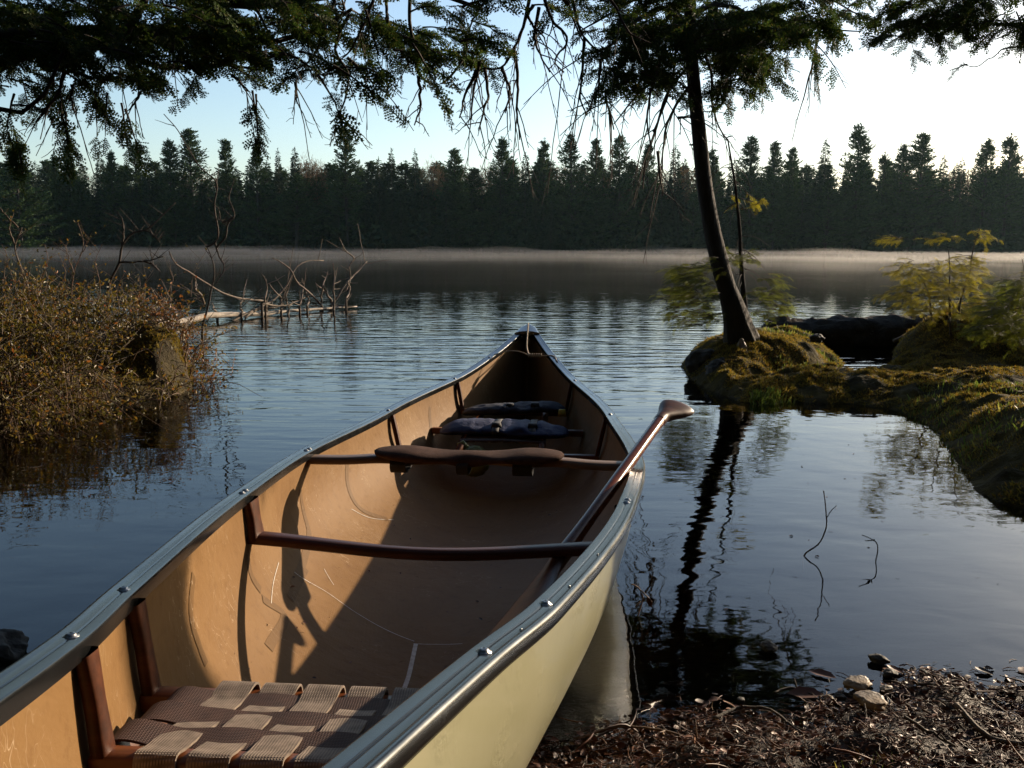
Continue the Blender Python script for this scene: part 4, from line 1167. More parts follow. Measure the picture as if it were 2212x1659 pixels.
for pts, Y in (
    ([(790, 245), (720, 270), (640, 340), (560, 420), (475, 525)], 6.1), ([(795, 280), (730, 350), (680, 450), (650, 560), (610, 680), (597, 800)], 6.0),
    ([(798, 365), (740, 440), (700, 530), (682, 640), (680, 730)], 6.1), ([(860, 235), (885, 300), (895, 450), (920, 540), (960, 600)], 6.2),
    ([(300, 0), (330, 120), (400, 210), (460, 240)], 5.8), ([(690, 200), (650, 330), (622, 430), (620, 560), (640, 640)], 5.9), ([(350, 160), (340, 300), (335, 430), (362, 490)], 5.8),
    ([(540, 340), (440, 400), (460, 480), (475, 550)], 6.0), ([(740, 60), (735, 250), (700, 420), (640, 560)], 6.1), ([(420, 250), (410, 350), (390, 445)], 5.9),
    ([(1340, 130), (1320, 250), (1277, 425)], 6.4), ([(745, 500), (802, 494)], 6.1), ([(660, 640), (670, 740), (683, 830)], 6.0), ([(900, 470), (940, 430), (930, 300)], 6.2)):
    bare(isle_tree, pts, Y, .011, .0042, rng, k=.5098, off=(1084, 0), nsub=6, sub=.2)
regs = [(1300, 95, 60, 28, 2), (1370, 85, 60, 45, 3), (1420, 40, 90, 50, 4), (1400, 140, 50, 35, 2.2), (1330, 150, 24, 45, 1), (1460, 140, 24, 30, .8), (1540, 40, 60, 50, 3.6), (1620, 60, 80, 50, 5),
        (1590, 120, 60, 45, 3.2), (1700, 50, 70, 35, 2.2), (1740, 20, 90, 28, 1.8), (1830, 30, 30, 20, .5), (1560, 180, 22, 20, .7), (1600, 165, 24, 18, .7), (1660, 110, 40, 22, 1.2), (1290, 10, 60, 24, .8)]
foliage(mt, mf, regs, 215, (5.3, 6.9), .125, .22, rng, 7, hdir=(0, 0, 0))
foliage(mt, mf, [(1500, -130, 300, 60, 1), (1490, -330, 180, 90, .3), (1490, -620, 150, 120, .3)], 60, (5.0, 7.3), .16, .38, rng, 6, hdir=(0, 0, 0))
for x, y in ((1765, 108), (1760, 100), (1570, 160), (1645, 140)): branchlet(mt, mf, at(x, y, 6.2), [.1, 0, -.8], .12, 5, .10, rng)
mt.build('twigs', M['twig'], isle_tree); mf.build('crown', M['cedar'], isle_tree, smooth=False)

# --- cedar reaching in at the upper right
rng = np.random.default_rng(9)
rb = np.array([3.9, 4.9, .1])
rt_ = thing('cedar_tree', rb, 'cedar branch tips hanging in from the upper right corner', 'tree', 'cedars over the shore')
mt = MB(); mt.tube(wig([rb + [0, 0, -.3], rb + [.05, 0, 1.2], rb + [0, .1, 3], rb + [0, .1, 6]], 20, .03, rng), np.linspace(.17, .06, 20), 12); mt.build('trunk', M['bark'], rt_)
mt, mf = MB(), MB()
limbs(rt_, [([(2650, -150, 4.9), (2400, -60, 4.7), (2212, 50, 4.6), (2120, 50, 4.5), (2030, 30, 4.5), (1940, 60, 4.5)], .02, .004), ([(2660, -260, 4.9), (2350, -190, 4.6), (2150, -110, 4.4), (2010, -50, 4.3), (1960, 10, 4.3)], .02, .004),
           ([(2212, 98, 4.5), (2150, 115, 4.5), (2110, 143, 4.5), (2075, 140, 4.5)], .004, .002), ([(2400, 20, 4.7), (2212, 60, 4.5), (2150, 85, 4.5)], .006, .003)], rng)
foliage(mt, mf, [(1990, 15, 60, 28, 3), (2060, 20, 60, 30, 3), (2140, 15, 70, 32, 3.4), (1940, 65, 20, 24, .9), (2010, 55, 30, 16, .9), (2190, 60, 40, 30, 1.6), (2130, 60, 30, 14, .8), (1975, 45, 25, 14, .7)], 64, (4.1, 5.0), .08, .12, rng, 7, hdir=(-.3, 0, 0))
foliage(mt, mf, [(2230, -130, 240, 60, 1), (2400, -20, 150, 110, 1)], 110, (4.0, 5.2), .11, .26, rng, 6, hdir=(-.3, 0, 0))
branchlet(mt, mf, at(2090, 139, 4.5), [-1, 0, 0], .06, 4, .06, rng)
mt.build('twigs', M['twig'], rt_); mf.build('crown', M['cedar'], rt_, smooth=False)

# ------------------------------------------------------------------ saplings
def gz1(x, y): return float(gheight(np.array([x]), np.array([y]))[0][0])
rng = np.random.default_rng(12)
def sapling(name, label, cat, Yc, stems, regs, n, m_, sc, ln, hdir=(0, 0, 0), droop=.12, group=None, r=.009, yr=.35, spray=HEM, ns=7, roll=.25):
    b = at(stems[0][0][0], stems[0][0][1], Yc); b[2] = gz1(b[0], b[1]) - .02
    root = thing(name, b, label, cat, group)
    mt, mf = MB(), MB()
    for st in stems:
        P = [at(x, y, Yc) for x, y in st]
        if st is stems[0] : P[0] = b
        P = wig(P, 26, .012, rng); mt.tube(P, np.linspace(r, r * .3, 26), 6)
    mt.build('stem', M['twig'], root)
    mt = MB()
    X, Yp = in_regions(n, regs, rng)
    st0 = np.concatenate([np.array([at(x, y, Yc) for x, y in st]) for st in stems])
    for x, y in zip(X, Yp):
        p = at(x, y, Yc + rng.uniform(-yr, yr))
        k = np.argmin(np.hypot(st0[:, 0] - p[0], st0[:, 1] - p[1]) + 1.2 * np.abs(st0[:, 2] + .0 - p[2]))
        d = p - st0[k]; d[2] *= .2
        d = d / (np.linalg.norm(d) + .05) + rng.normal(0, .35, 3) * [1, 1, .3] + np.array(hdir)
        branchlet(mt, mf, p, d, ln * rng.uniform(.6, 1.2), ns, sc, rng, spray, droop, r0=.0025, roll=roll)
    mt.build('twigs', M['twig'], root); mf.build('foliage', m_, root, smooth=False)
    return root
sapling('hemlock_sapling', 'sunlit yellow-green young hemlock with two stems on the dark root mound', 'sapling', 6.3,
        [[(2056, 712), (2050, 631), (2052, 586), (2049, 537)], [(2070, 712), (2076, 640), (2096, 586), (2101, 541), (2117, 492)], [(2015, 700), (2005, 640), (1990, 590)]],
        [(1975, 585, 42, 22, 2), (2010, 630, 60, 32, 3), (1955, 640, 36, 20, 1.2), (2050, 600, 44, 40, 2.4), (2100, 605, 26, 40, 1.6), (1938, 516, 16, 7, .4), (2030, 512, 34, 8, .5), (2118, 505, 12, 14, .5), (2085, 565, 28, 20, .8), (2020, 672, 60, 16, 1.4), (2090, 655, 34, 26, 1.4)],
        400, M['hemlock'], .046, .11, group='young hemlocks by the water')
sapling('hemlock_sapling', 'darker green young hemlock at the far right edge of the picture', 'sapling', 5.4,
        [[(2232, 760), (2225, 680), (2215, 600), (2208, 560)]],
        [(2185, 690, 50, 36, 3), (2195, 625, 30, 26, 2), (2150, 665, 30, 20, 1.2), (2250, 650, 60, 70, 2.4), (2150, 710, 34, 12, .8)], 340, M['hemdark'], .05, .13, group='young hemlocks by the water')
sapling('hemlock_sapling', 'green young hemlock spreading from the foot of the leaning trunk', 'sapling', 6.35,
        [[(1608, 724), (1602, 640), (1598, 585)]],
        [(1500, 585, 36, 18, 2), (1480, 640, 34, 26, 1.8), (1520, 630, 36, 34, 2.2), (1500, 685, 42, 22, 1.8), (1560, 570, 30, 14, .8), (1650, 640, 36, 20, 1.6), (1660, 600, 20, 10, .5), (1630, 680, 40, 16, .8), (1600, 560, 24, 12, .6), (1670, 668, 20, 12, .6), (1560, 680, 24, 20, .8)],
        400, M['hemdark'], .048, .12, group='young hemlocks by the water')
# thin half-dead stem beside the leaning trunk
st = thing('dead_sapling', [*at(1612, 728, 6.3)[:2], gz1(*at(1612, 728, 6.3)[:2]) - .02], 'thin half-dead upright stem close beside the leaning trunk, a few leaves halfway up', 'sapling')
mt, mf = MB(), MB()
P = wig([at(1612, 740, 6.3), at(1606, 640, 6.3), at(1600, 560, 6.3), at(1596, 480, 6.3), at(1588, 400, 6.3), at(1580, 350, 6.3), at(1572, 300, 6.3)], 60, .01, rng)
mt.tube(P, np.interp(np.arange(60), [0, 14, 30, 59], [.034, .02, .013, .005]), 8); mt.build('stem', M['bark'], st)
mt = MB()
for k in range(34):
    i = rng.integers(8, 56); a = rng.uniform(0, 6.28); l = rng.uniform(.06, .24)
    d = np.array([math.cos(a), math.sin(a), rng.uniform(-.7, .1)])
    mt.tube(wig([P[i], P[i] + d * l * .5, P[i] + d * l + np.array([0, 0, -.06])], 6, .01, rng), np.linspace(.003, .0012, 6), 4, caps=False)
for x, y in ((1580, 420), (1600, 428), (1615, 432), (1632, 428), (1645, 436), (1590, 440), (1612, 418), (1640, 440)):
    branchlet(mt, mf, at(x, y, 6.3), [rng.normal(), rng.normal() * .4, -.1], .07, 4, .06, rng, HEM, .3)
mt.build('twigs', M['twig'], st); mf.build('foliage', M['hemlock'], st, smooth=False)

# ------------------------------------------------------------------ bare shrubs and dead wood at left
rng = np.random.default_rng(14)
Z5 = lambda L: [(a * .3677, 406.6 + b * .3677) for a, b in L]
def deadshrub(label, Y, lines, r, m_, nm='bare_sapling', leaves=0, nsub=10):
    b = at(*Z5(lines[0])[0], Y); gz = gz1(b[0], b[1]); root = thing(nm, [b[0], b[1], max(gz, -.3)], label, 'shrub', 'bare stems on the left bank')
    mt, mf = MB(), MB()
    for k, L in enumerate(lines):
        P = [at(x, y, Y) for x, y in Z5(L)]
        if k == 0: P = [np.array([b[0], b[1], max(gz, -.3) - .02])] + P
        P = wig(P, 30, .012, rng); rr = np.linspace(r * (1 if k == 0 else .6), r * .25, 30)
        mt.tube(P, rr, 6)
        for j in range(nsub if k == 0 else nsub // 2):
            i = rng.integers(10, 29); a = rng.uniform(0, 6.28); l = rng.uniform(.03, .16)
            d = np.array([math.cos(a), math.sin(a) * .6, rng.uniform(.2, 1.2)])
            q = wig([P[i], P[i] + d * l * .6, P[i] + d * l], 6, .006, rng); mt.tube(q, np.linspace(r * .25, r * .1, 6), 4, caps=False)
            if leaves:
                for e in range(leaves):
                    place(mf, [LEAF], [q[rng.integers(2, 6)]], rng.normal(0, 1, (1, 3)), .02, rng)
    mt.build('stem', m_, root)
    if leaves: mf.build('leaves', M['shrubleaf'], root, smooth=False)
    return root
LEAF = (np.array([[0, 0, 0], [.35, .22, .04], [.75, .18, .02], [1, 0, -.06], [.75, -.18, .02], [.35, -.22, .04]]), np.array([[0, 1, 2, 3], [0, 3, 4, 5]]))
deadshrub('pale crooked bare stem at the left edge, above the rusty shrubs', 6.2, [[(165, 640), (160, 600), (120, 470), (90, 340), (130, 230)], [(90, 340), (60, 250), (60, 190)], [(105, 230), (50, 170), (0, 120), (-60, 60)]], .011, M['greytwig'], leaves=1)
deadshrub('bare forked sapling with a long arm reaching up to the right', 7.0, [[(640, 560), (700, 440), (720, 340), (780, 260), (860, 240), (930, 180), (1030, 85)], [(715, 340), (725, 250), (715, 170)], [(850, 245), (900, 270), (940, 320)], [(700, 435), (850, 430), (960, 400)], [(850, 430), (900, 450), (940, 490)]], .014, M['twig'])
deadshrub('tall bare crooked sapling behind the dark hummock, its tip above the far treetops', 7.6, [[(1195, 790), (1240, 620), (1260, 480), (1240, 400), (1210, 330)], [(1215, 345), (1262, 320), (1260, 100), (1268, -40), (1190, -110), (1105, -230), (1045, -340), (962, -436)],
    [(1262, 320), (1290, 400), (1315, 460), (1270, 560)], [(1270, 350), (1320, 290), (1340, 200), (1372, 170), (1345, 40), (1360, 0)], [(1372, 170), (1310, 200), (1280, 110)]], .014, M['twig'], leaves=0, nsub=16)
deadshrub('slender reddish stems standing up behind the rusty shrubs', 5.9, [[(420, 640), (440, 480), (490, 330), (455, 190)], [(430, 500), (400, 400), (380, 330)], [(470, 400), (530, 290)], [(350, 640), (375, 460), (340, 380)]], .006, M['redtwig'], leaves=2)
deadshrub('upright reddish stems rising from the middle of the left bank', 5.6, [[(250, 700), (240, 560), (280, 420), (262, 330)], [(120, 700), (140, 560), (118, 460)], [(560, 700), (590, 560), (560, 430), (600, 330)], [(700, 720), (690, 600), (730, 500)], [(30, 700), (20, 520), (45, 420), (10, 330)]], .005, M['redtwig'], leaves=2, nsub=14)
deadshrub('short bare twigs poking up over the hummock shrubs', 6.2, [[(830, 660), (850, 560), (900, 480)], [(1000, 640), (1010, 500), (990, 420)], [(1120, 640), (1140, 500), (1190, 400)], [(820, 640), (820, 520)]], .006, M['greytwig'], leaves=1)

# fallen dead tree in the water
fl = onz(430, 703)
dead = thing('fallen_tree', [fl[0], fl[1], 0], 'pale fallen dead tree in the water at left, its bare crooked branches sticking up', 'fallen tree')
Yd = lambda x: 10.1 + (x - 430) / 340 * 2.6
mt = MB(); P = []
for x, y in ((120, 748), (236, 727), (330, 712), (420, 700), (496, 692), (558, 684), (650, 673), (771, 662)):
    q = at(x, y, Yd(x)); q[2] = max(q[2] * .0 + (.07 if x < 500 else .03), .0); P.append(q)
P = wig(P, 60, .05, rng); mt.tube(P, np.linspace(.06, .008, 60), 12); mt.build('trunk', M['palewood'], dead)
DB = [[(1340, 800), (1450, 740), (1600, 650), (1690, 550), (1740, 460), (1830, 425), (1900, 425)], [(1600, 410), (1650, 430), (1720, 480), (1760, 545), (1830, 620), (1885, 700)],
      [(1020, 370), (1060, 440), (1140, 500), (1260, 580), (1360, 630), (1560, 665)], [(1570, 750), (1580, 620), (1575, 530)], [(1590, 560), (1630, 640), (1660, 722)], [(1768, 722), (1780, 600), (1765, 530)],
      [(1785, 590), (1810, 705)], [(1850, 560), (1940, 655)], [(1880, 700), (1905, 580), (1925, 490)], [(1940, 695), (2020, 590), (2080, 510), (2150, 430)],
      [(2035, 600), (2065, 530), (2060, 450), (2085, 420), (2030, 360), (2000, 290)], [(1970, 700), (1970, 600), (1965, 500), (1955, 440)], [(1435, 742), (1425, 650)],
      [(1870, 755), (1960, 700), (2090, 690)], [(1460, 770), (1480, 740), (1620, 700), (1700, 690)], [(1700, 800), (1700, 690), (1690, 600)], [(1250, 770), (1245, 700)], [(1560, 670), (1660, 690), (1800, 640)], [(1140, 500), (1160, 600), (1200, 680)], [(2040, 650), (2060, 540)]]
for L in DB:
    P = [at(x, y, Yd(x)) for x, y in Z5(L)]
    P = wig(P, 20, .02, rng); P[:, 1] += .3 * fbm(np.linspace(0, 2, 20) + L[0][0], np.zeros(20), o=2)
    lo = np.argmin(P[[0, -1], 2]); 
    e = P[0] if lo == 0 else P[-1]
    if e[2] < .2 and e[2] > -.1: ex = e - np.array([0, 0, e[2] + .15]); P = np.vstack([[ex], P]) if lo == 0 else np.vstack([P, [ex]])
    r = np.linspace(.016, .006, len(P)); r = r if lo == 0 else r[::-1]
    mb = MB(); mb.tube(P, r, 6)
    for j in range(4):
        i = rng.integers(4, len(P) - 1); d = rng.normal(0, .6, 3) + [0, 0, .4]; l = rng.uniform(.08, .3)
        mb.tube(wig([P[i], P[i] + d * l * .5, P[i] + d * l], 5, .02, rng), np.linspace(.006, .003, 5), 4, caps=False)
    mb.build('branch', M['greytwig'], dead)

# leafy shrubs on the left bank
def shrub(x, y, r, h, label, m_, nl, nst, seed, mst):
    rg = np.random.default_rng(seed); z0 = gz1(x, y)
    root = thing('leafy_shrub', [x, y, z0], label, 'shrub', 'leafy shrubs on the left bank')
    mt, mf = MB(), MB()
    tips, dirs = [], []
    for k in range(nst):
        a = rg.uniform(0, 6.28); q = r * math.sqrt(rg.random()); bx, by = x + math.cos(a) * q * .8, y + math.sin(a) * q * .8
        b = np.array([bx, by, gz1(bx, by) - .02]); hh = h * rg.uniform(.5, 1.15) * (1 - .35 * (q / r) ** 2)
        e = b + np.array([math.cos(a) * q * .7 + rg.normal(0, .08), math.sin(a) * q * .7 + rg.normal(0, .08), hh])
        P = wig([b, b + (e - b) * [.3, .3, .5], e], 12, .02, rg); mt.tube(P, np.linspace(.0042, .0014, 12), 4, caps=False)
        for s_ in range(3):
            i = rg.integers(4, 11); d = rg.normal(0, 1, 3) * [1, 1, .5] + [0, 0, .6]; l = rg.uniform(.05, .14)
            Q = wig([P[i], P[i] + d * l * .5, P[i] + d * l], 6, .008, rg); mt.tube(Q, np.linspace(.002, .0008, 6), 3, caps=False)
            P = np.vstack([P, Q])
        n = nl // nst; ii = rg.integers(5, len(P), n)
        tips.append(P[ii] + rg.normal(0, .008, (n, 3))); dirs.append(rg.normal(0, 1, (n, 3)) * [1, 1, .6] + [0, 0, .7])
    place(mf, [LEAF], np.vstack(tips), np.vstack(dirs), rg.uniform(.014, .03, len(np.vstack(tips))), rg)
    mt.build('stems', mst, root); mf.build('leaves', m_, root, smooth=False)
SH = [(-2.02, 5.6, .2, .26, 'rusty red shrub on the dark hummock nearest the open water', 'rustleaf', 600, 45), (-2.3, 5.75, .35, .36, 'olive shrub just left of the hummock top, below the tall bare sapling', 'shrubleaf', 1100, 60),
      (-2.35, 4.75, .34, .32, 'olive shrub low on the bank edge, left of the dark hummock face', 'shrubleaf', 1300, 60), (-2.55, 5.2, .38, .42, 'full olive-brown shrub in the middle of the left bank', 'shrubleaf', 1700, 70),
      (-2.95, 5.5, .42, .50, 'tall olive-gold shrub on the left bank behind the middle one', 'shrubleaf', 1700, 70), (-2.55, 4.35, .28, .26, 'small shrub at the water edge in the lower left of the bank', 'shrubleaf', 900, 50),
      (-2.95, 4.7, .42, .42, 'brownish shrub at the left edge of the picture', 'shrubleaf', 1700, 70), (-3.3, 5.6, .45, .5, 'golden shrub at the far left, under the pale crooked stem', 'shrubleaf', 1500, 70),
      (-2.7, 6.2, .40, .42, 'shrub at the back of the left bank against the dark lake', 'shrubleaf', 1200, 60),
      (-3.6, 6.6, .5, .5, 'farthest shrub on the left bank, low against the water', 'rustleaf', 1200, 60), (-3.45, 4.9, .45, .5, 'shrub half cut off by the left edge of the picture', 'shrubleaf', 1300, 60)]
for k, (x, y, r, h, lb, m_, nl, ns_) in enumerate(SH):
    shrub(x, y, r, h, lb, M[m_], int(nl * 1.1), ns_, 60 + k, M['redtwig'] if m_ == 'rustleaf' else M['greytwig'])

rgh = np.random.default_rng(44)
def edge_shrub(px, py, label, seed, n=70):
    c = onz(px, py); root = thing('hanging_shrub', [c[0], c[1], .1], label, 'shrub', 'plants hanging over the left bank edge')
    mt, mf = MB(), MB(); rg = np.random.default_rng(seed)
    for k in range(n):
        b = c + np.array([rg.normal(-.05, .12), rg.normal(.10, .08), 0]); b[2] = gz1(b[0], b[1]) - .01
        if b[2] < -.05: continue
        d = np.array([rg.normal(.10, .12), -abs(rg.normal(.10, .08)), 0]); hh = rg.uniform(.03, .14)
        P = wig([b, b + d * .5 + [0, 0, hh], b + d * 1.1 + [0, 0, hh * .7], b + d * 1.6 + [0, 0, -b[2] * .5]], 12, .012, rg); mt.tube(P, np.linspace(.0028, .001, 12), 4, caps=False)
        m = 14; ii = rg.integers(3, 12, m); place(mf, [LEAF], P[ii] + rg.normal(0, .012, (m, 3)), rg.normal(0, 1, (m, 3)), rg.uniform(.012, .026, m), rg)
    mt.build('stems', M['redtwig'], root); mf.build('leaves', M['shrubleaf'], root, smooth=False)
for k, (x, y, lb) in enumerate(((20, 935, 'brushy overhang at the water edge by the left border of the picture'), (95, 915, 'mossy brush overhang second from the left border'), (175, 892, 'brush overhang just left of the dark undercut'), (385, 862, 'golden moss and stems hanging from the right corner of the hummock'), (415, 815, 'leafy stems hanging off the right side of the hummock'))):
    edge_shrub(x, y, lb, 700 + k, 70 if x < 300 else 45)
# ------------------------------------------------------------------ rocks
def rock(name, c, r, label, m_, seed, group=None, sub=5, rough=.35, flat=False):
    import bmesh
    bm = bmesh.new(); bmesh.ops.create_icosphere(bm, subdivisions=sub, radius=1.0)
    V = np.array([v.co[:] for v in bm.verts])
    n = 1 + rough * fbm(V[:, 0] * 1.6 + seed, V[:, 1] * 1.6, V[:, 2] * 1.6, 5, seed) * 1.4
    V = V * n[:, None]
    if flat: V[:, 2] = np.clip(V[:, 2], -.7, .62)
    V = V * np.array(r)
    a = seed * 1.3; c_, s_ = math.cos(a), math.sin(a)
    for v, q in zip(bm.verts, V): v.co = (q[0] * c_ - q[1] * s_, q[0] * s_ + q[1] * c_, q[2])
    me = bpy.data.meshes.new(name); bm.to_mesh(me); bm.free()
    me.polygons.foreach_set('use_smooth', [True] * len(me.polygons)); me.materials.append(m_)
    o = bpy.data.objects.new(name, me); o.location = [float(q) for q in c]; COL.objects.link(o)
    return tag(o, label, 'rock', group)
def rk(px, py, w, hgt, label, m_, seed, dz=0.0, group='stones at the water edge', flat=False, sub=4):
    c = onz(px, py + hgt * .4, .012); r = w / 2212 * 2212 / FPX * (c[1] + .1) / 2
    return rock('stone', [c[0], c[1], max(gz1(c[0], c[1]), 0) + dz + .42 * r], (r, r * .8, r * max(.42, hgt / w * .9)), label, m_, seed, group, sub=sub, flat=flat)
rk(1661, 1388, 45, 16, 'small dark stone alone in the shallows right of the canoe', M['darkrock'], 1)
rk(1897, 1413, 42, 16, 'small pale-topped stone in the water above the tan stones', M['darkrock'], 2)
rk(1854, 1468, 64, 30, 'flat tan stone at the water edge', M['rock'], 3, .005, flat=True)
rk(1880, 1525, 76, 36, 'largest tan stone on the litter-covered shore edge', M['rock'], 4, .008, flat=True)
rk(1923, 1443, 34, 14, 'dark stone right behind the flat tan stone', M['darkrock'], 5)
rk(1995, 1440, 20, 10, 'tiny dark stone farthest right in the shallows', M['darkrock'], 6)
rk(1792, 1495, 24, 16, 'rounded grey pebble left of the tan stones', M['rock'], 7)
rk(1914, 1476, 32, 14, 'low stone just right of the flat tan stone', M['rock'], 8)
rk(1816, 1492, 26, 12, 'dark pebble between the two tan stones', M['darkrock'], 9)
rk(1600, 1498, 18, 8, 'tiny wet pebble under the twig in the shallows', M['darkrock'], 10)
c = onz(-12, 1430); rock('stone', [c[0] - .02, c[1], .0], (.075, .07, .06), 'dark rock in the water at the left edge beside the canoe', M['darkrock'], 11, 'stones at the water edge')
c = at(1600, 765, 5.95); rock('boulder', [c[0], c[1], c[2] - .02], (.05, .05, .10), 'upright grey stone leaning against the foot of the islet tree', M['rock'], 12, 'boulders on the islet', rough=.3)
c = at(1560, 800, 5.8); rock('boulder', [c[0], c[1], .06], (.12, .11, .09), 'rounded dark boulder at the front left of the islet', M['darkrock'], 13, 'boulders on the islet', rough=.3)
c = at(1520, 775, 6.1); rock('boulder', [c[0], c[1], .08], (.10, .11, .10), 'black boulder sloping into the water on the left of the islet', M['darkrock'], 14, 'boulders on the islet', rough=.3)
c = at(1765, 728, 6.6); rock('boulder', [c[0], c[1], c[2] - .01], (.055, .04, .03), 'small dark stone on the back right of the islet', M['darkrock'], 15, 'boulders on the islet')

# dark log in the water behind the islet
lg0, lg1 = at(1640, 704, 8.3), at(2120, 700, 7.9)
log = thing('fallen_log', [*((lg0 + lg1) / 2)[:2], 0], 'thick dark log lying half sunk between the islet and the right bank', 'log')
mb = MB(); P = wig([[lg0[0], lg0[1], .06], [(lg0[0] * 2 + lg1[0]) / 3, 8.25, .10], [(lg0[0] + 2 * lg1[0]) / 3, 8.1, .12], [lg1[0], lg1[1], .14]], 60, .02, rng)
ang = np.linspace(0, 2 * np.pi, 25)[:-1]; G = []
rr = .135 * np.clip(np.sin(np.linspace(.12, np.pi - .05, 60)) * 4, .2, 1)
for a in ang:
    n_ = 1 + .4 * fbm(np.full(60, math.cos(a) * 3), np.linspace(0, 16, 60), math.sin(a) * 3, 5, 17)
    G.append(P + np.stack([0 * rr, np.cos(a) * rr * n_, np.sin(a) * rr * n_], -1))
mb.grid(np.array(G), closeu=True); mb.build('bark', M['loam'], log)
mb = MB(); mb.tube(wig([at(1930, 737, 7.0), at(1958, 724, 7.0), at(1975, 712, 7.0)], 10, .01, rng), .014, 7)
tag(mb.build('broken_stick', M['greytwig']), 'short grey broken stick in front of the dark root mound', 'stick', 'loose sticks')

# ------------------------------------------------------------------ sticks and twigs
def stick(pts, r0, r1, label, m_=M['twig'], name='twig', sub=0, amp=.004, group='loose twigs', n=24):
    P = wig([np.array(q) for q in pts], n, amp, rng); mb = MB(); mb.tube(P, np.linspace(r0, r1, n), 6)
    k = 1 + .0
    for j in range(sub):
        i = rng.integers(4, n - 2); d = rng.normal(0, 1, 3); l = rng.uniform(.01, .03)
        mb.tube([P[i], P[i] + d * l * .5, P[i] + d * l], [r1, r1 * .8, r1 * .4], 4)
    o = mb.build(name, m_); return tag(o, label, 'twig', group)
b = onz(1737, 1200); Yb = b[1]
t1 = thing('water_twig', b, 'crooked forked twig standing up out of the calm water, the left of two', 'twig', 'twigs standing in the water')
mb = MB(); mb.tube(wig([b + [0, 0, -.05], b, at(1768, 1175, Yb), at(1786, 1130, Yb), at(1784, 1100, Yb), at(1779, 1060, Yb)], 22, .003, rng), np.linspace(.0024, .0014, 22), 6); mb.build('main_stem', M['twig'], t1)
mb = MB(); mb.tube(wig([at(1786, 1118, Yb), at(1797, 1102, Yb), at(1807, 1092, Yb)], 8, .002, rng), np.linspace(.0014, .0009, 8), 5); mb.build('side_twig', M['twig'], t1)
b = onz(1892, 1212); Yb = b[1]
t2 = thing('water_twig', b, 'thin hooked twig rising from the calm water, the right of two', 'twig', 'twigs standing in the water')
mb = MB(); mb.tube(wig([b + [0, 0, -.05], b, at(1897, 1190, Yb), at(1893, 1172, Yb), at(1878, 1162, Yb), at(1862, 1156, Yb)], 20, .003, rng), np.linspace(.002, .0012, 20), 6); mb.build('main_stem', M['twig'], t2)
mb = MB(); mb.tube([at(1890, 1166, Yb), at(1880, 1168, Yb), at(1869, 1168, Yb)], [.0018, .0015, .001], 5); mb.build('side_twig', M['twig'], t2)
b = onz(1378, 1330); Yb = b[1]
t3 = thing('dead_sprig', b, 'small dead sprig with a withered leaf in the water beside the hull', 'twig')
mb = MB(); mb.tube(wig([b, at(1388, 1290, Yb), at(1378, 1268, Yb), at(1365, 1262, Yb)], 12, .003, rng), .0016, 5); mb.tube([at(1385, 1275, Yb), at(1400, 1290, Yb), at(1408, 1300, Yb)], .0014, 5); mb.tube([at(1384, 1300, Yb), at(1372, 1310, Yb)], .0014, 5); mb.build('stem', M['redtwig'], t3)
mb = MB(); place(mb, [LEAF], [at(1398, 1288, Yb)], [[.4, 0, -1]], .03, rng); mb.build('leaf', M['litter'], t3)
def G3(px, py, up=.012):
    c = onz(px, py, 0.02); return np.array([c[0], c[1], max(gz1(c[0], c[1]), 0.0) + up])
stick([G3(1540, 1556), G3(1612, 1528, .02), G3(1660, 1533, .022), G3(1698, 1554, .018), G3(1727, 1583)], .0035, .002, 'curved brown stick arching over the edge of the litter', sub=4)
stick([G3(1674, 1480, .004), G3(1708, 1473, .006), G3(1756, 1483, .004)], .0028, .0018, 'short stick floating in the shallows left of the tan stones', sub=2)
stick([G3(2062, 1545, .02), G3(2134, 1593, .022), G3(2240, 1640, .02)], .005, .0045, 'smooth pale stem lying on the litter in the lower right corner', M['greytwig'])
stick([G3(1872, 1580, .0), G3(1866, 1550, .03)], .002, .0014, 'tiny twig poking upright from the litter below the large tan stone')
stick([G3(2040, 1490, .01), G3(1985, 1468, .012), G3(1965, 1460, .01)], .003, .002, 'dark stick half in the water right of the stones', sub=2)
stick([G3(1240, 1585, .01), G3(1340, 1570, .02), G3(1460, 1590, .02), G3(1560, 1625, .01)], .0025, .0015, 'long thin root lying across the mud near the hull', M['redtwig'], sub=5)
stick([G3(1770, 1488, .004), G3(1830, 1482, .005), G3(1880, 1486, .004)], .0025, .0018, 'straight dark stick in the shallows just left of the flat tan stone', sub=1)
stick([G3(1950, 1600, .02), G3(2060, 1650, .02)], .003, .002, 'brown stick on the litter below the tan stones', sub=3)
def leafthing(px, py, L, d, label, up=.004):
    mb = MB(); place(mb, [LEAF], [G3(px, py, up)], [d], L, rng, roll=.2); return tag(mb.build('dead_leaf', M['litter']), label, 'leaf', 'dead leaves')
leafthing(1747, 1432, .055, [1, -.7, .05], 'brown dead leaf floating in the shallows above the short stick')
leafthing(1700, 1480, .07, [1, -.1, .05], 'wide brown leaf caught under the floating stick')

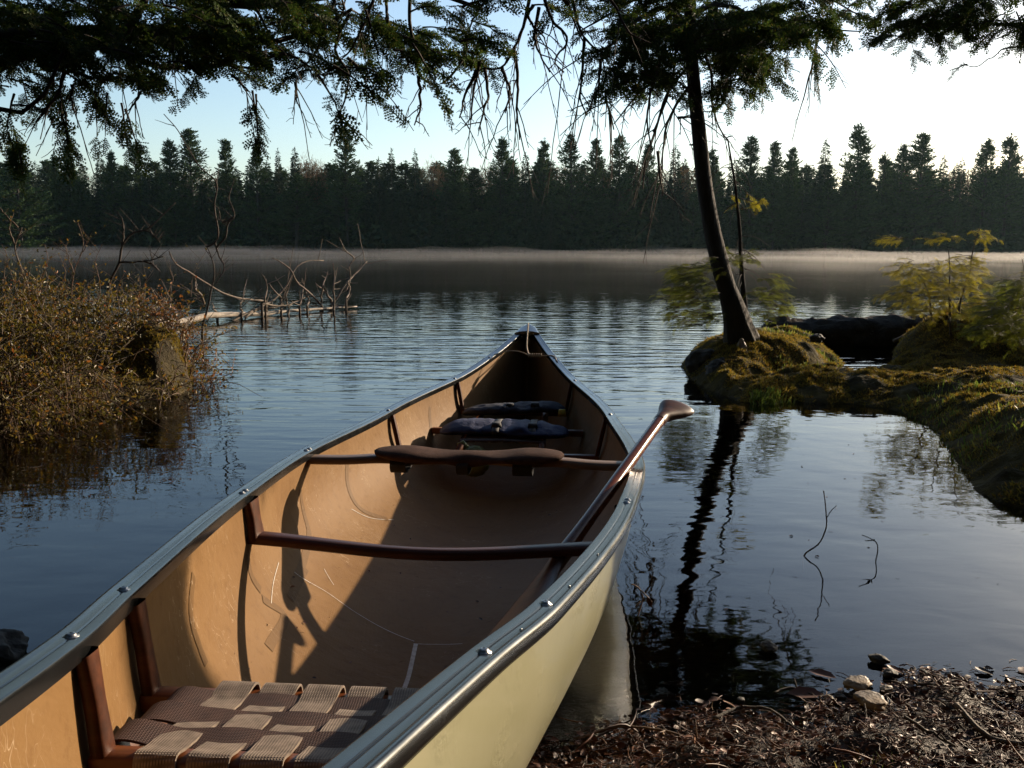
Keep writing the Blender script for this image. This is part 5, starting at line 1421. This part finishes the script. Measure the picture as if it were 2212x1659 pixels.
# ------------------------------------------------------------------ ground cover
def scatter_ground(n, xr, yr, cond, seed):
    rg = np.random.default_rng(seed); x = rg.uniform(*xr, n); y = rg.uniform(*yr, n)
    h, m, d = gheight(x, y); k = cond(x, y, h, d); return x[k], y[k], h[k], rg
BL = (np.array([[0, .08, 0], [0, -.08, 0], [.5, -.07, .0], [.5, .07, 0], [1, 0, 0.0]]), np.array([[0, 1, 2, 3]]))
BLADE = (np.array([[0, .09, 0], [0, -.09, 0], [.55, -.075, .03], [.55, .075, .03], [1, -.01, -.06], [1, .01, -.06]]), np.array([[0, 1, 2, 3], [3, 2, 4, 5]]))
mb = MB()
for (n, xr, yr, sd_) in ((260000, (1.0, 3.6), (2.6, 7.6), 1), (50000, (-3.4, -1.7), (4.1, 6.2), 2), (20000, (-2.3, -1.6), (5.0, 5.95), 3), (50000, (1.1, 2.6), (5.0, 7.0), 4)):
    x, y, h, rg = scatter_ground(n, xr, yr, lambda x, y, h, d: (np.maximum(np.maximum(d[1], d[2]), d[3]) > -.22) & (h > .003) & (fbm(x * 6, y * 6, o=3, seed=77) > -.22), sd_)
    if sd_ > 2:                      # steep faces carry as much moss per area as flat ones
        e = .01; sx_ = (gheight(x + e, y)[0] - h) / e; sy_ = (gheight(x, y + e)[0] - h) / e; sl_ = np.clip(np.hypot(sx_, sy_) * 1.4, 1, 8)
        ix = np.repeat(np.arange(len(x)), sl_.astype(int)); x, y = x[ix] + rg.normal(0, .004, len(ix)), y[ix] + rg.normal(0, .004, len(ix)); h = gheight(x, y)[0]
        k = h > .003; x, y, h = x[k], y[k], h[k]
    g_ = fbm(x * 4, y * 4, o=3, seed=55)
    place(mb, [BLADE], np.stack([x, y, h - .004], -1), np.stack([rg.normal(0, .8, len(x)), rg.normal(0, .8, len(x)), np.full(len(x), .75)], -1), (.010 + .010 * rg.random(len(x))) * (1.1 + 1.0 * g_), rg)
tag(mb.build('moss', M['moss'], smooth=False), 'low mossy cover on the banks and islet', 'moss', kind='stuff')
mb = MB(); rg = np.random.default_rng(33)
for cx_, cy_, rr_, n, hh in ((1675, 842, .13, 420, .075), (1620, 858, .14, 260, .05), (1720, 800, .18, 220, .045), (1800, 770, .14, 260, .04), (1950, 880, .25, 300, .045), (2080, 860, .3, 300, .05), (1620, 722, .12, 140, .06), (1700, 745, .2, 260, .05), (2100, 940, .3, 300, .05), (1800, 855, .2, 90, .05), (1860, 862, .15, 60, .05), (1480, 740, .1, 30, .12)):
    c = onz(cx_, cy_, .08); a = rg.uniform(0, 6.28, n); q = rr_ * np.sqrt(rg.random(n)); x, y = c[0] + q * np.cos(a), c[1] + q * np.sin(a)
    h = gheight(x, y)[0]; k = h > -.03
    place(mb, [BLADE], np.stack([x, y, h - .004], -1)[k], (np.stack([rg.normal(0, .35, n), rg.normal(0, .35, n), np.ones(n)], -1))[k], (hh * .7 * rg.uniform(.5, 1.2, n))[k], rg)
c = G3(1850, 1668); n = 18; x, y = c[0] + rg.normal(0, .035, n), c[1] + rg.normal(0, .01, n) - .03
BLT = (BLADE[0] * [1, .5, 1], BLADE[1])
place(mb, [BLT], np.stack([x, y, np.maximum(gheight(x, y)[0], 0)], -1), np.stack([rg.normal(0, .4, n), rg.normal(0, .3, n), np.ones(n)], -1), .03 * rg.uniform(.5, 1.1, n), rg)
tag(mb.build('grass', M['grass'], smooth=False), 'tufts of short grass on the mossy banks', 'grass', kind='stuff')

# wet litter of twigs, needles and leaves on the near shore
TW = []
for k in range(6):
    q = MB(); rg = np.random.default_rng(k + 300); q.tube(wig([[0, 0, 0], [.5, rg.normal(0, .1), rg.uniform(0, .08)], [1, rg.normal(0, .12), 0]], 7, .03, rg), [.022, .03, .028, .03, .025, .02, .012], 5, caps=False)
    TW.append((np.concatenate(q.v), np.concatenate(q.f)))
LC = []
for k in range(5):
    rg = np.random.default_rng(k + 500); u, v = np.meshgrid(np.linspace(0, 1, 6), np.linspace(-1, 1, 5), indexing='ij')
    w = .32 * np.sin(np.pi * np.clip(u * .94 + .04, 0, 1)) ** .7
    V = np.stack([u, v * w, rg.uniform(.2, .9) * (v * w) ** 2 * 2 + rg.uniform(-.25, .3) * u * u + .05 * fbm(u * 4, v * 2 + k, o=2)], -1).reshape(-1, 3)
    i = np.arange(5)[:, None] * 5; j = np.arange(4)[None]
    LC.append((V, np.stack([i + j, i + j + 1, i + j + 6, i + j + 5], -1).reshape(-1, 4)))
mb = MB()
x, y, h, rg = scatter_ground(76000, (-.15, 1.9), (.95, 2.25), lambda x, y, h, d: (d[0] > -.03 + .05 * fbm(x * 5, y * 5, o=3, seed=12)) & (h > -.02), 6)
n = len(x); k = rg.random(n)
a = rg.uniform(0, 6.28, n); pos = np.stack([x, y, np.maximum(h, 0) + rg.uniform(0, .020, n) * (.6 + fbm(x * 14, y * 14, o=2, seed=2))], -1); D = np.stack([np.cos(a), np.sin(a) * .6, rg.normal(0, .16, n)], -1)
s_ = k < .72; place(mb, TW, pos[s_], D[s_], rg.uniform(.008, .028, s_.sum()) , rg)
s_ = (k >= .72) & (k < .73); place(mb, TW, pos[s_], D[s_], rg.uniform(.04, .08, s_.sum()), rg)
s_ = k >= .73; place(mb, LC, pos[s_], D[s_], rg.uniform(.005, .016, s_.sum()), rg, roll=.7)
x, y, h, rg = scatter_ground(2600, (.2, 1.9), (1.5, 2.2), lambda x, y, h, d: (d[0] > -.14) & (d[0] < 0) & (rg0.random(len(x)) < np.exp(d[0] * 26)), 7) if False else scatter_ground(5200, (.2, 1.9), (1.5, 2.2), lambda x, y, h, d: (d[0] > -.12 * np.random.default_rng(1).random(len(x)) ** 1.5) & (d[0] < .02), 7)
n = len(x); a = rg.uniform(0, 6.28, n); place(mb, TW + LC, np.stack([x, y, 0.002 + 0 * x], -1), np.stack([np.cos(a), np.sin(a) * .5, rg.normal(0, .05, n)], -1), rg.uniform(.008, .034, n), rg, roll=.2)
n = 70; x, y = rg.uniform(.5, 2.1, n), rg.uniform(1.9, 4.2, n); k = (gheight(x, y)[0] < -.02); x, y = x[k], y[k]; n = len(x)
place(mb, LC + TW, np.stack([x, y, 0 * x + .001], -1), np.stack([rg.normal(0, 1, n), rg.normal(0, 1, n), 0 * x], -1), rg.uniform(.004, .014, n), rg, roll=.1)
tag(mb.build('wet_litter', M['litter'], smooth=True), 'wet brown twigs and leaves covering the near shore', 'litter', kind='stuff')

# needles, grit and bark crumbs lying on the canoe floor
rg = np.random.default_rng(21); n = 260; sv = rg.uniform(1.1, 3.1, n); qv = rg.uniform(-.62, .62, n)
X_, Z_ = section(sv, np.abs(qv) ** 1.8, .006); mb = MB(); a = rg.uniform(0, 6.28, n)
place(mb, TW + LC, cpt(sv, np.sign(qv) * X_, Z_ + .001), np.stack([np.cos(a), np.sin(a), 0 * a], -1), rg.uniform(.003, .012, n), rg, roll=.1)
tag(mb.build('grit', M['litter']), 'needles and crumbs scattered on the canoe floor', 'grit', kind='stuff')

# ------------------------------------------------------------------ far forest
def far_pine(seed):
    rg = np.random.default_rng(seed); mt, mf = MB(), MB(); bn = rg.normal(0, .01)
    mt.tube([[0, 0, -.03], [bn, 0, .5], [bn * 1.5, 0, .96]], [.013, .009, .002], 6, caps=False)
    z = .12; pos, D, sc = [], [], []
    sd1 = rg.uniform(0, 50)
    for b in range(230):
        z = .10 + .87 * rg.random() ** .8; u = max(0, (z - .2) / .78)
        a = rg.uniform(0, 6.28)
        lob = 1 + .5 * float(vnoise(np.array([math.cos(a) * .9 + sd1]), np.array([math.sin(a) * .9]), z * 8, seed))
        L = (.20 * (1 - u) ** .95 + .014) * (1.0 if z > .2 else .75) * rg.uniform(.55, 1.1) * lob; up = .02 + .5 * u + rg.normal(0, .08)
        d = np.array([math.cos(a), math.sin(a), up]); o_ = np.array([bn * z * 1.5, 0, z])
        mt.tube([o_, o_ + d * L], [.0025, .0008], 3, caps=False)
        k = int(8 + L * 260); t = rg.uniform(.25, 1.06, k)
        p = o_ + d[None] * (L * t)[:, None] + rg.normal(0, 1, (k, 3)) * np.array([.010, .010, .005]) + np.array([0, 0, .25 * L]) * (t ** 2)[:, None]
        pos.append(p); D.append(rg.normal(0, 1, (k, 3)) * [1, 1, .5] + d * 1.4 + [0, 0, .5]); sc.append(rg.uniform(.012, .028, k))
    k = 30; pos.append(np.stack([rg.normal(bn, .006, k), rg.normal(0, .006, k), rg.uniform(.93, 1.0, k)], -1)); D.append(rg.normal(0, .6, (k, 3)) + [0, 0, 1]); sc.append(rg.uniform(.012, .024, k))
    place(mf, [(np.array([[0, .12, 0], [0, -.12, 0], [1, -.16, 0], [1, .16, 0]]), np.array([[0, 1, 2, 3]]))], np.vstack(pos), np.vstack(D), np.concatenate(sc), rg)
    return mt, mf
def far_spruce(seed, wid=.10):
    rg = np.random.default_rng(seed); mt, mf = MB(), MB()
    mt.tube([[0, 0, -.03], [0, 0, .98]], [.010, .001], 5, caps=False)
    n = 6500; u = rg.random(n) ** .75; u = 1 - (1 - u) ; z = .06 + .93 * (1 - np.sqrt(rg.random(n)))
    tier = .5 + .5 * np.cos(z * rg.uniform(120, 150)); a = rg.uniform(0, 6.28, n)
    gap = (vnoise(np.cos(a) * 1.6, np.sin(a) * 1.6, z * 14, seed) > -.38)
    r = (wid * (1 - z) ** .85 * (.55 + .45 * tier) + .004) * rg.uniform(.25, 1.08, n) ** .6
    pos = np.stack([r * np.cos(a), r * np.sin(a), z - r * .25], -1)[gap]
    D = np.stack([np.cos(a), np.sin(a), rg.normal(-.25, .3, n)], -1)[gap] + rg.normal(0, .35, (gap.sum(), 3))
    place(mf, [(np.array([[0, .12, 0], [0, -.12, 0], [1, -.14, 0], [1, .14, 0]]), np.array([[0, 1, 2, 3]]))], pos, D, rg.uniform(.014, .030, len(pos)), rg)
    k = 24; place(mf, [(np.array([[0, .12, 0], [0, -.12, 0], [1, -.14, 0], [1, .14, 0]]), np.array([[0, 1, 2, 3]]))], np.stack([rg.normal(0, .002, k), rg.normal(0, .002, k), rg.uniform(.94, 1, k)], -1), rg.normal(0, .5, (k, 3)) + [0, 0, .8], .014, rg)
    return mt, mf
def far_hardwood(seed):
    rg = np.random.default_rng(seed); mt, mf = MB(), MB()
    mt.tube([[0, 0, -.03], [0.01, 0, .5], [0, 0, .9]], [.012, .008, .002], 5, caps=False)
    n = 2600; a = rg.uniform(0, 6.28, n); ph = np.arccos(rg.uniform(-1, 1, n)); r = rg.random(n) ** .4
    lob = 1 + .3 * vnoise(np.cos(a) * 2, np.sin(a) * 2, np.cos(ph) * 2, seed)
    pos = np.stack([.19 * r * lob * np.sin(ph) * np.cos(a), .19 * r * lob * np.sin(ph) * np.sin(a), .66 + .32 * r * lob * np.cos(ph)], -1)
    for k in range(14):
        q = pos[rg.integers(n)]; mt.tube([[0, 0, max(.3, q[2] - .25)], q * [.5, .5, 1] - [0, 0, .05], q], [.005, .003, .001], 3, caps=False)
    place(mf, [(np.array([[0, .05, 0], [0, -.05, 0], [1, -.03, 0], [1, .03, 0]]), np.array([[0, 1, 2, 3]]))], pos, pos - [0, 0, .45] + rg.normal(0, .15, (n, 3)), rg.uniform(.02, .045, n), rg)
    return mt, mf
PROTO = {}
for k in range(6):
    mt, mf = far_pine(200 + k); PROTO['pine', k] = (mt, mf, M['pine'])
for k in range(5):
    mt, mf = far_spruce(240 + k, (.10, .12, .085, .13, .11)[k]); PROTO['spruce', k] = (mt, mf, M['spruce'])
for k in range(2):
    mt, mf = far_hardwood(260 + k); PROTO['hardwood', k] = (mt, mf, M['budding'])
DONE = {}
def fartree(kind, k, x, y, h, label, group, sxy=1.0, rot=0.0, name=None):
    z = gz1(x, y) - .2
    nm = {'pine': 'pine_tree', 'spruce': 'spruce_tree', 'hardwood': 'hardwood_tree'}[kind]
    root = thing(nm, [x, y, z], label, 'tree', group)
    key = (kind, k)
    if key not in DONE:
        mt, mf, m_ = PROTO[key]; z0 = Vector(root.location)
        tr = bpy.data.objects.new('trunk', None)
        root.location = (0, 0, 0)
        a = mt.build('trunk', M['bark'], root); b = mf.build('crown', m_, root, smooth=False)
        root.location = z0; DONE[key] = (a, b); bpy.data.objects.remove(tr)
    else:
        for s_ in DONE[key]:
            c = s_.copy(); c.parent = root; COL.objects.link(c)
    root.scale = (h * sxy, h * sxy, h); root.rotation_euler.z = rot
    return root
rg = np.random.default_rng(71)
NAMED = [  # px, top y, kind, spread, distance, words that single it out
    (30, 300, 'pine', 1.25, 118, 'big green pine nearest the left edge, standing forward on the shore'),
    (150, 312, 'pine', 1.0, 155, 'broad pine second from the left edge'), (118, 335, 'pine', .8, 158, 'smaller pine close left of the second broad one'),
    (214, 322, 'spruce', 1.0, 156, 'pointed tree just left of the stepped-crown pine at left'), (238, 326, 'pine', .9, 155, 'stepped-crown pine between the two left groups'),
    (290, 309, 'pine', .95, 157, 'pine with a flat tufted top left of the bare sapling tip'), (318, 318, 'spruce', .9, 155, 'narrow spruce touching the flat tufted pine'),
    (360, 300, 'pine', 1.2, 156, 'wide pine right behind the bare sapling tip'), (414, 276, 'pine', 1.25, 158, 'tallest pine of the left group, beside the sapling tip'),
    (488, 300, 'pine', 1.1, 156, 'round-topped pine right of the left group'), (552, 315, 'pine', 1.05, 155, 'pine with a domed top midway to the tallest pine'),
    (600, 320, 'spruce', .8, 160, 'thin pointed tree between the domed pine and the tallest pine'), (636, 319, 'spruce', 1.2, 156, 'dark spruce left of the tallest pine'),
    (660, 335, 'hardwood', 1.0, 158, 'reddish budding tree left of the tallest pine'), (690, 350, 'hardwood', .9, 160, 'brownish budding tree at the foot of the tallest pine'),
    (745, 275, 'pine', 1.15, 154, 'tallest layered pine standing clear of the treeline left of centre'), (818, 338, 'spruce', 1.0, 157, 'spruce just right of the tallest layered pine'),
    (845, 320, 'spruce', 1.0, 156, 'pointed spruce second right of the tallest layered pine'), (896, 322, 'spruce', .85, 158, 'thin larch-like tree left of the round dark pine'),
    (935, 345, 'hardwood', 1.0, 160, 'brown budding tree left of the round dark pine'), (985, 319, 'pine', 1.15, 155, 'round dark pine above the canoe bow, left'),
    (1040, 365, 'hardwood', 1.0, 162, 'rust-coloured budding tree above the canoe bow'), (1086, 298, 'pine', 1.05, 157, 'cone-shaped pine above the canoe bow, right'),
    (1135, 330, 'spruce', 1.1, 156, 'spruce right of the cone-shaped pine'), (1175, 300, 'pine', .9, 158, 'pine in the middle of the treeline'),
    (1240, 288, 'pine', 1.0, 156, 'pine with a tall narrow tip at centre'), (1290, 298, 'pine', .9, 157, 'first of the pines behind the hanging bare twigs'),
    (1340, 292, 'pine', 1.1, 156, 'full pine behind the hanging bare twigs'), (1398, 310, 'pine', 1.0, 158, 'pine left of the leaning trunk'),
    (1460, 310, 'spruce', 1.2, 157, 'spruce touching the leaning trunk on its left'), (1540, 318, 'pine', .95, 156, 'pine seen just right of the leaning trunk'),
    (1628, 294, 'pine', 1.15, 155, 'bushy pine right of the leaning trunk'), (1680, 303, 'pine', .9, 157, 'first of two pines between the bushy pine and the tall right one'),
    (1712, 318, 'pine', .95, 156, 'second of two pines between the bushy pine and the tall right one'), (1785, 300, 'spruce', 1.25, 156, 'pointed tree left of the tall right pine'),
    (1858, 268, 'pine', 1.15, 155, 'tallest pine on the right side'), (1912, 330, 'pine', .9, 157, 'low pine right of the tall right one'),
    (1945, 310, 'pine', 1.1, 156, 'pine on the left shoulder of the broad right pine'), (1988, 286, 'pine', 1.35, 155, 'broad heavy pine near the right edge'),
    (2040, 335, 'spruce', 1.3, 156, 'rounded dark tree beside the broad heavy pine'), (2080, 337, 'spruce', 1.1, 155, 'small pointed tree near the right edge'),
    (2135, 300, 'pine', 1.15, 156, 'layered pine near the right edge'), (2185, 290, 'pine', 1.1, 155, 'last pine before the right edge'), (2240, 300, 'pine', 1.2, 156, 'pine cut off by the right edge')]
for i, (px, ty, kd, sx_, Y, lb) in enumerate(NAMED):
    t = at(px, ty, Y); gy_ = gz1(t[0], t[1]); 
    if gy_ < 0:
        isl = True
    h = t[2] - gy_ + .2
    fartree(kd, i % {'pine': 6, 'spruce': 5, 'hardwood': 2}[kd], t[0], t[1], h, lb, 'tall trees on the far shore', sx_, rg.uniform(0, 6.28))
def fillrow(n, Yr, topr, lb, grp, kinds, seed, xw=1.25):
    rg = np.random.default_rng(seed)
    for i in range(n):
        px = 1106 + (i + rg.uniform(.1, .9) - n / 2) / (n / 2) * 1106 * xw; Y = rg.uniform(*Yr); ty = rg.uniform(*topr)
        t = at(px, ty, Y); kd = kinds[rg.integers(len(kinds))]; h = t[2] - gz1(t[0], t[1]) + .2
        k = int(rg.integers({'pine': 6, 'spruce': 5, 'hardwood': 2}[kd]))
        fartree(kd, k, t[0], t[1], h, lb[kd], grp, rg.uniform(1.35, 2.1), rg.uniform(0, 6.28))
fillrow(90, (153, 158), (375, 440), dict(spruce='dark lower spruce in the front row of the far shore', pine='dark lower pine in the front row of the far shore'), 'lower trees in the front row of the far shore', ['spruce', 'pine', 'spruce'], 81)
fillrow(90, (159, 168), (340, 375), dict(spruce='spruce in the second row, filling the treeline between the tall pines', pine='pine in the second row, filling the treeline between the tall pines', hardwood='brown budding tree in the second row of the far treeline'), 'trees in the second row of the far shore', ['spruce', 'pine', 'spruce', 'pine', 'spruce', 'pine', 'hardwood'], 82)
fillrow(64, (171, 184), (350, 375), dict(spruce='spruce in the back row, barely showing between the others', pine='pine in the back row, barely showing between the others', hardwood='brown budding tree in the back row of the far wood'), 'trees in the back row of the far shore', ['spruce', 'pine', 'pine', 'spruce', 'hardwood'], 83)
# undergrowth and the dim inside of the wood
rg = np.random.default_rng(90); mb = MB(); n = 70000
x = rg.uniform(-125, 125, n); y = rg.uniform(153, 171, n); g_ = np.interp(y, [150, 152, 171], [0, 0.2, 2.4]); z = g_ + rg.random(n) ** 1.1 * (7.5 + 3.5 * vnoise(x * .2, y * 0, seed=4))* np.clip((y - 150) / 9, .2, 1)
place(mb, [(np.array([[0, .2, 0], [0, -.2, 0], [1, -.25, 0], [1, .25, 0]]), np.array([[0, 1, 2, 3]]))], np.stack([x, y, z], -1), rg.normal(0, 1, (n, 3)), rg.uniform(.4, 1.1, n), rg)
tag(mb.build('undergrowth', M['spruce'], smooth=False), 'dark undergrowth along the far shore', 'undergrowth', kind='stuff')

# unseen wood round the viewer, with a canopy added overhead to block sky light
mb = MB(); rg = np.random.default_rng(95); protos = [far_spruce(300 + k, .2) for k in range(3)]
protos = [(np.concatenate(q[1].v), np.concatenate(q[1].f)) for q in protos]
tr = MB()
for k in range(64):
    a = math.radians(rg.uniform(64, 318)); d = rg.uniform(3.2, 11)
    if math.degrees(a) > 262 or math.degrees(a) < 100: d = rg.uniform(6.5, 12)
    x, y = math.sin(a) * d, math.cos(a) * d - .4; h = rg.uniform(8, 13)
    V, F = protos[k % 3]; mb.add(V * [h, h, h] + [x, y, .1], F)
    tr.tube([[x, y, -.1], [x, y, h * .9]], [.14, .02], 7)
k = 6500; p = np.stack([rg.uniform(-8, 4.5, k), rg.uniform(-4, 7, k), rg.uniform(4.0, 7.5, k)], -1)
p = p[fbm(p[:, 0] * .7, p[:, 1] * .7, p[:, 2] * .4, 3, 5) > -.12]
place(mb, CED, p, rg.normal(0, 1, (len(p), 3)) * [1, 1, .35], rg.uniform(.25, .5, len(p)), rg, roll=.5)  # limbless sprays above the view, added to keep the canoe's inside dark
w_ = mb.build('unseen_shade_wood', M['spruce'], smooth=False); tag(w_, 'unseen dark wood round the viewer, with a canopy added overhead to block sky light', 'wood', kind='stuff')
tr.build('trunks', M['bark'], w_)

# ------------------------------------------------------------------ mist on the lake and thin haze
xs = np.linspace(-135, 135, 90); ys = np.concatenate([np.linspace(13, 40, 40)[:-1], np.linspace(40, 149, 50)])
MX, MY = np.meshgrid(xs, ys, indexing='ij')
top = .05 + .42 * sm(45, 140, MY) + 1.5 * np.maximum(0, fbm(MX * .10, MY * .07, o=3, seed=6)) ** 1.3 * sm(25, 90, MY) + .1 * fbm(MX * .5, MY * .3, o=2, seed=8)
edge = np.minimum(sm(13, 17, MY), np.minimum(sm(-135, -125, MX), 1 - sm(125, 135, MX)))
top = .03 + np.maximum(top, .03) * edge
bot = np.full_like(top, .025)
mb = MB(); mb.grid(np.stack([MX, MY, top], -1), flip=True); mb.grid(np.stack([MX, MY, bot], -1))
for a, b in ((top[0], bot[0]),): pass
def side(i, rev):
    A = np.stack([MX[i], MY[i], top[i]], -1); B = np.stack([MX[i], MY[i], bot[i]], -1); mb.grid(np.stack([A, B], 1), flip=rev)
side(np.s_[0, :], False); side(np.s_[-1, :], True); side(np.s_[:, 0], True); side(np.s_[:, -1], False)
tag(mb.build('mist', m_vol('lake_mist', .005, (1, .98, .95), .68)), 'thin bright mist lying on the far lake', 'mist', kind='stuff')
mb = MB(); mb.box((0, 280, 14.9), (424, 345, 20.1))
tag(mb.build('haze', m_vol('air_haze', .00007, (.6, .9, 1.0), .45), smooth=False), 'faint morning haze in the air', 'haze', kind='stuff')
cy.transparent_max_bounces = 24
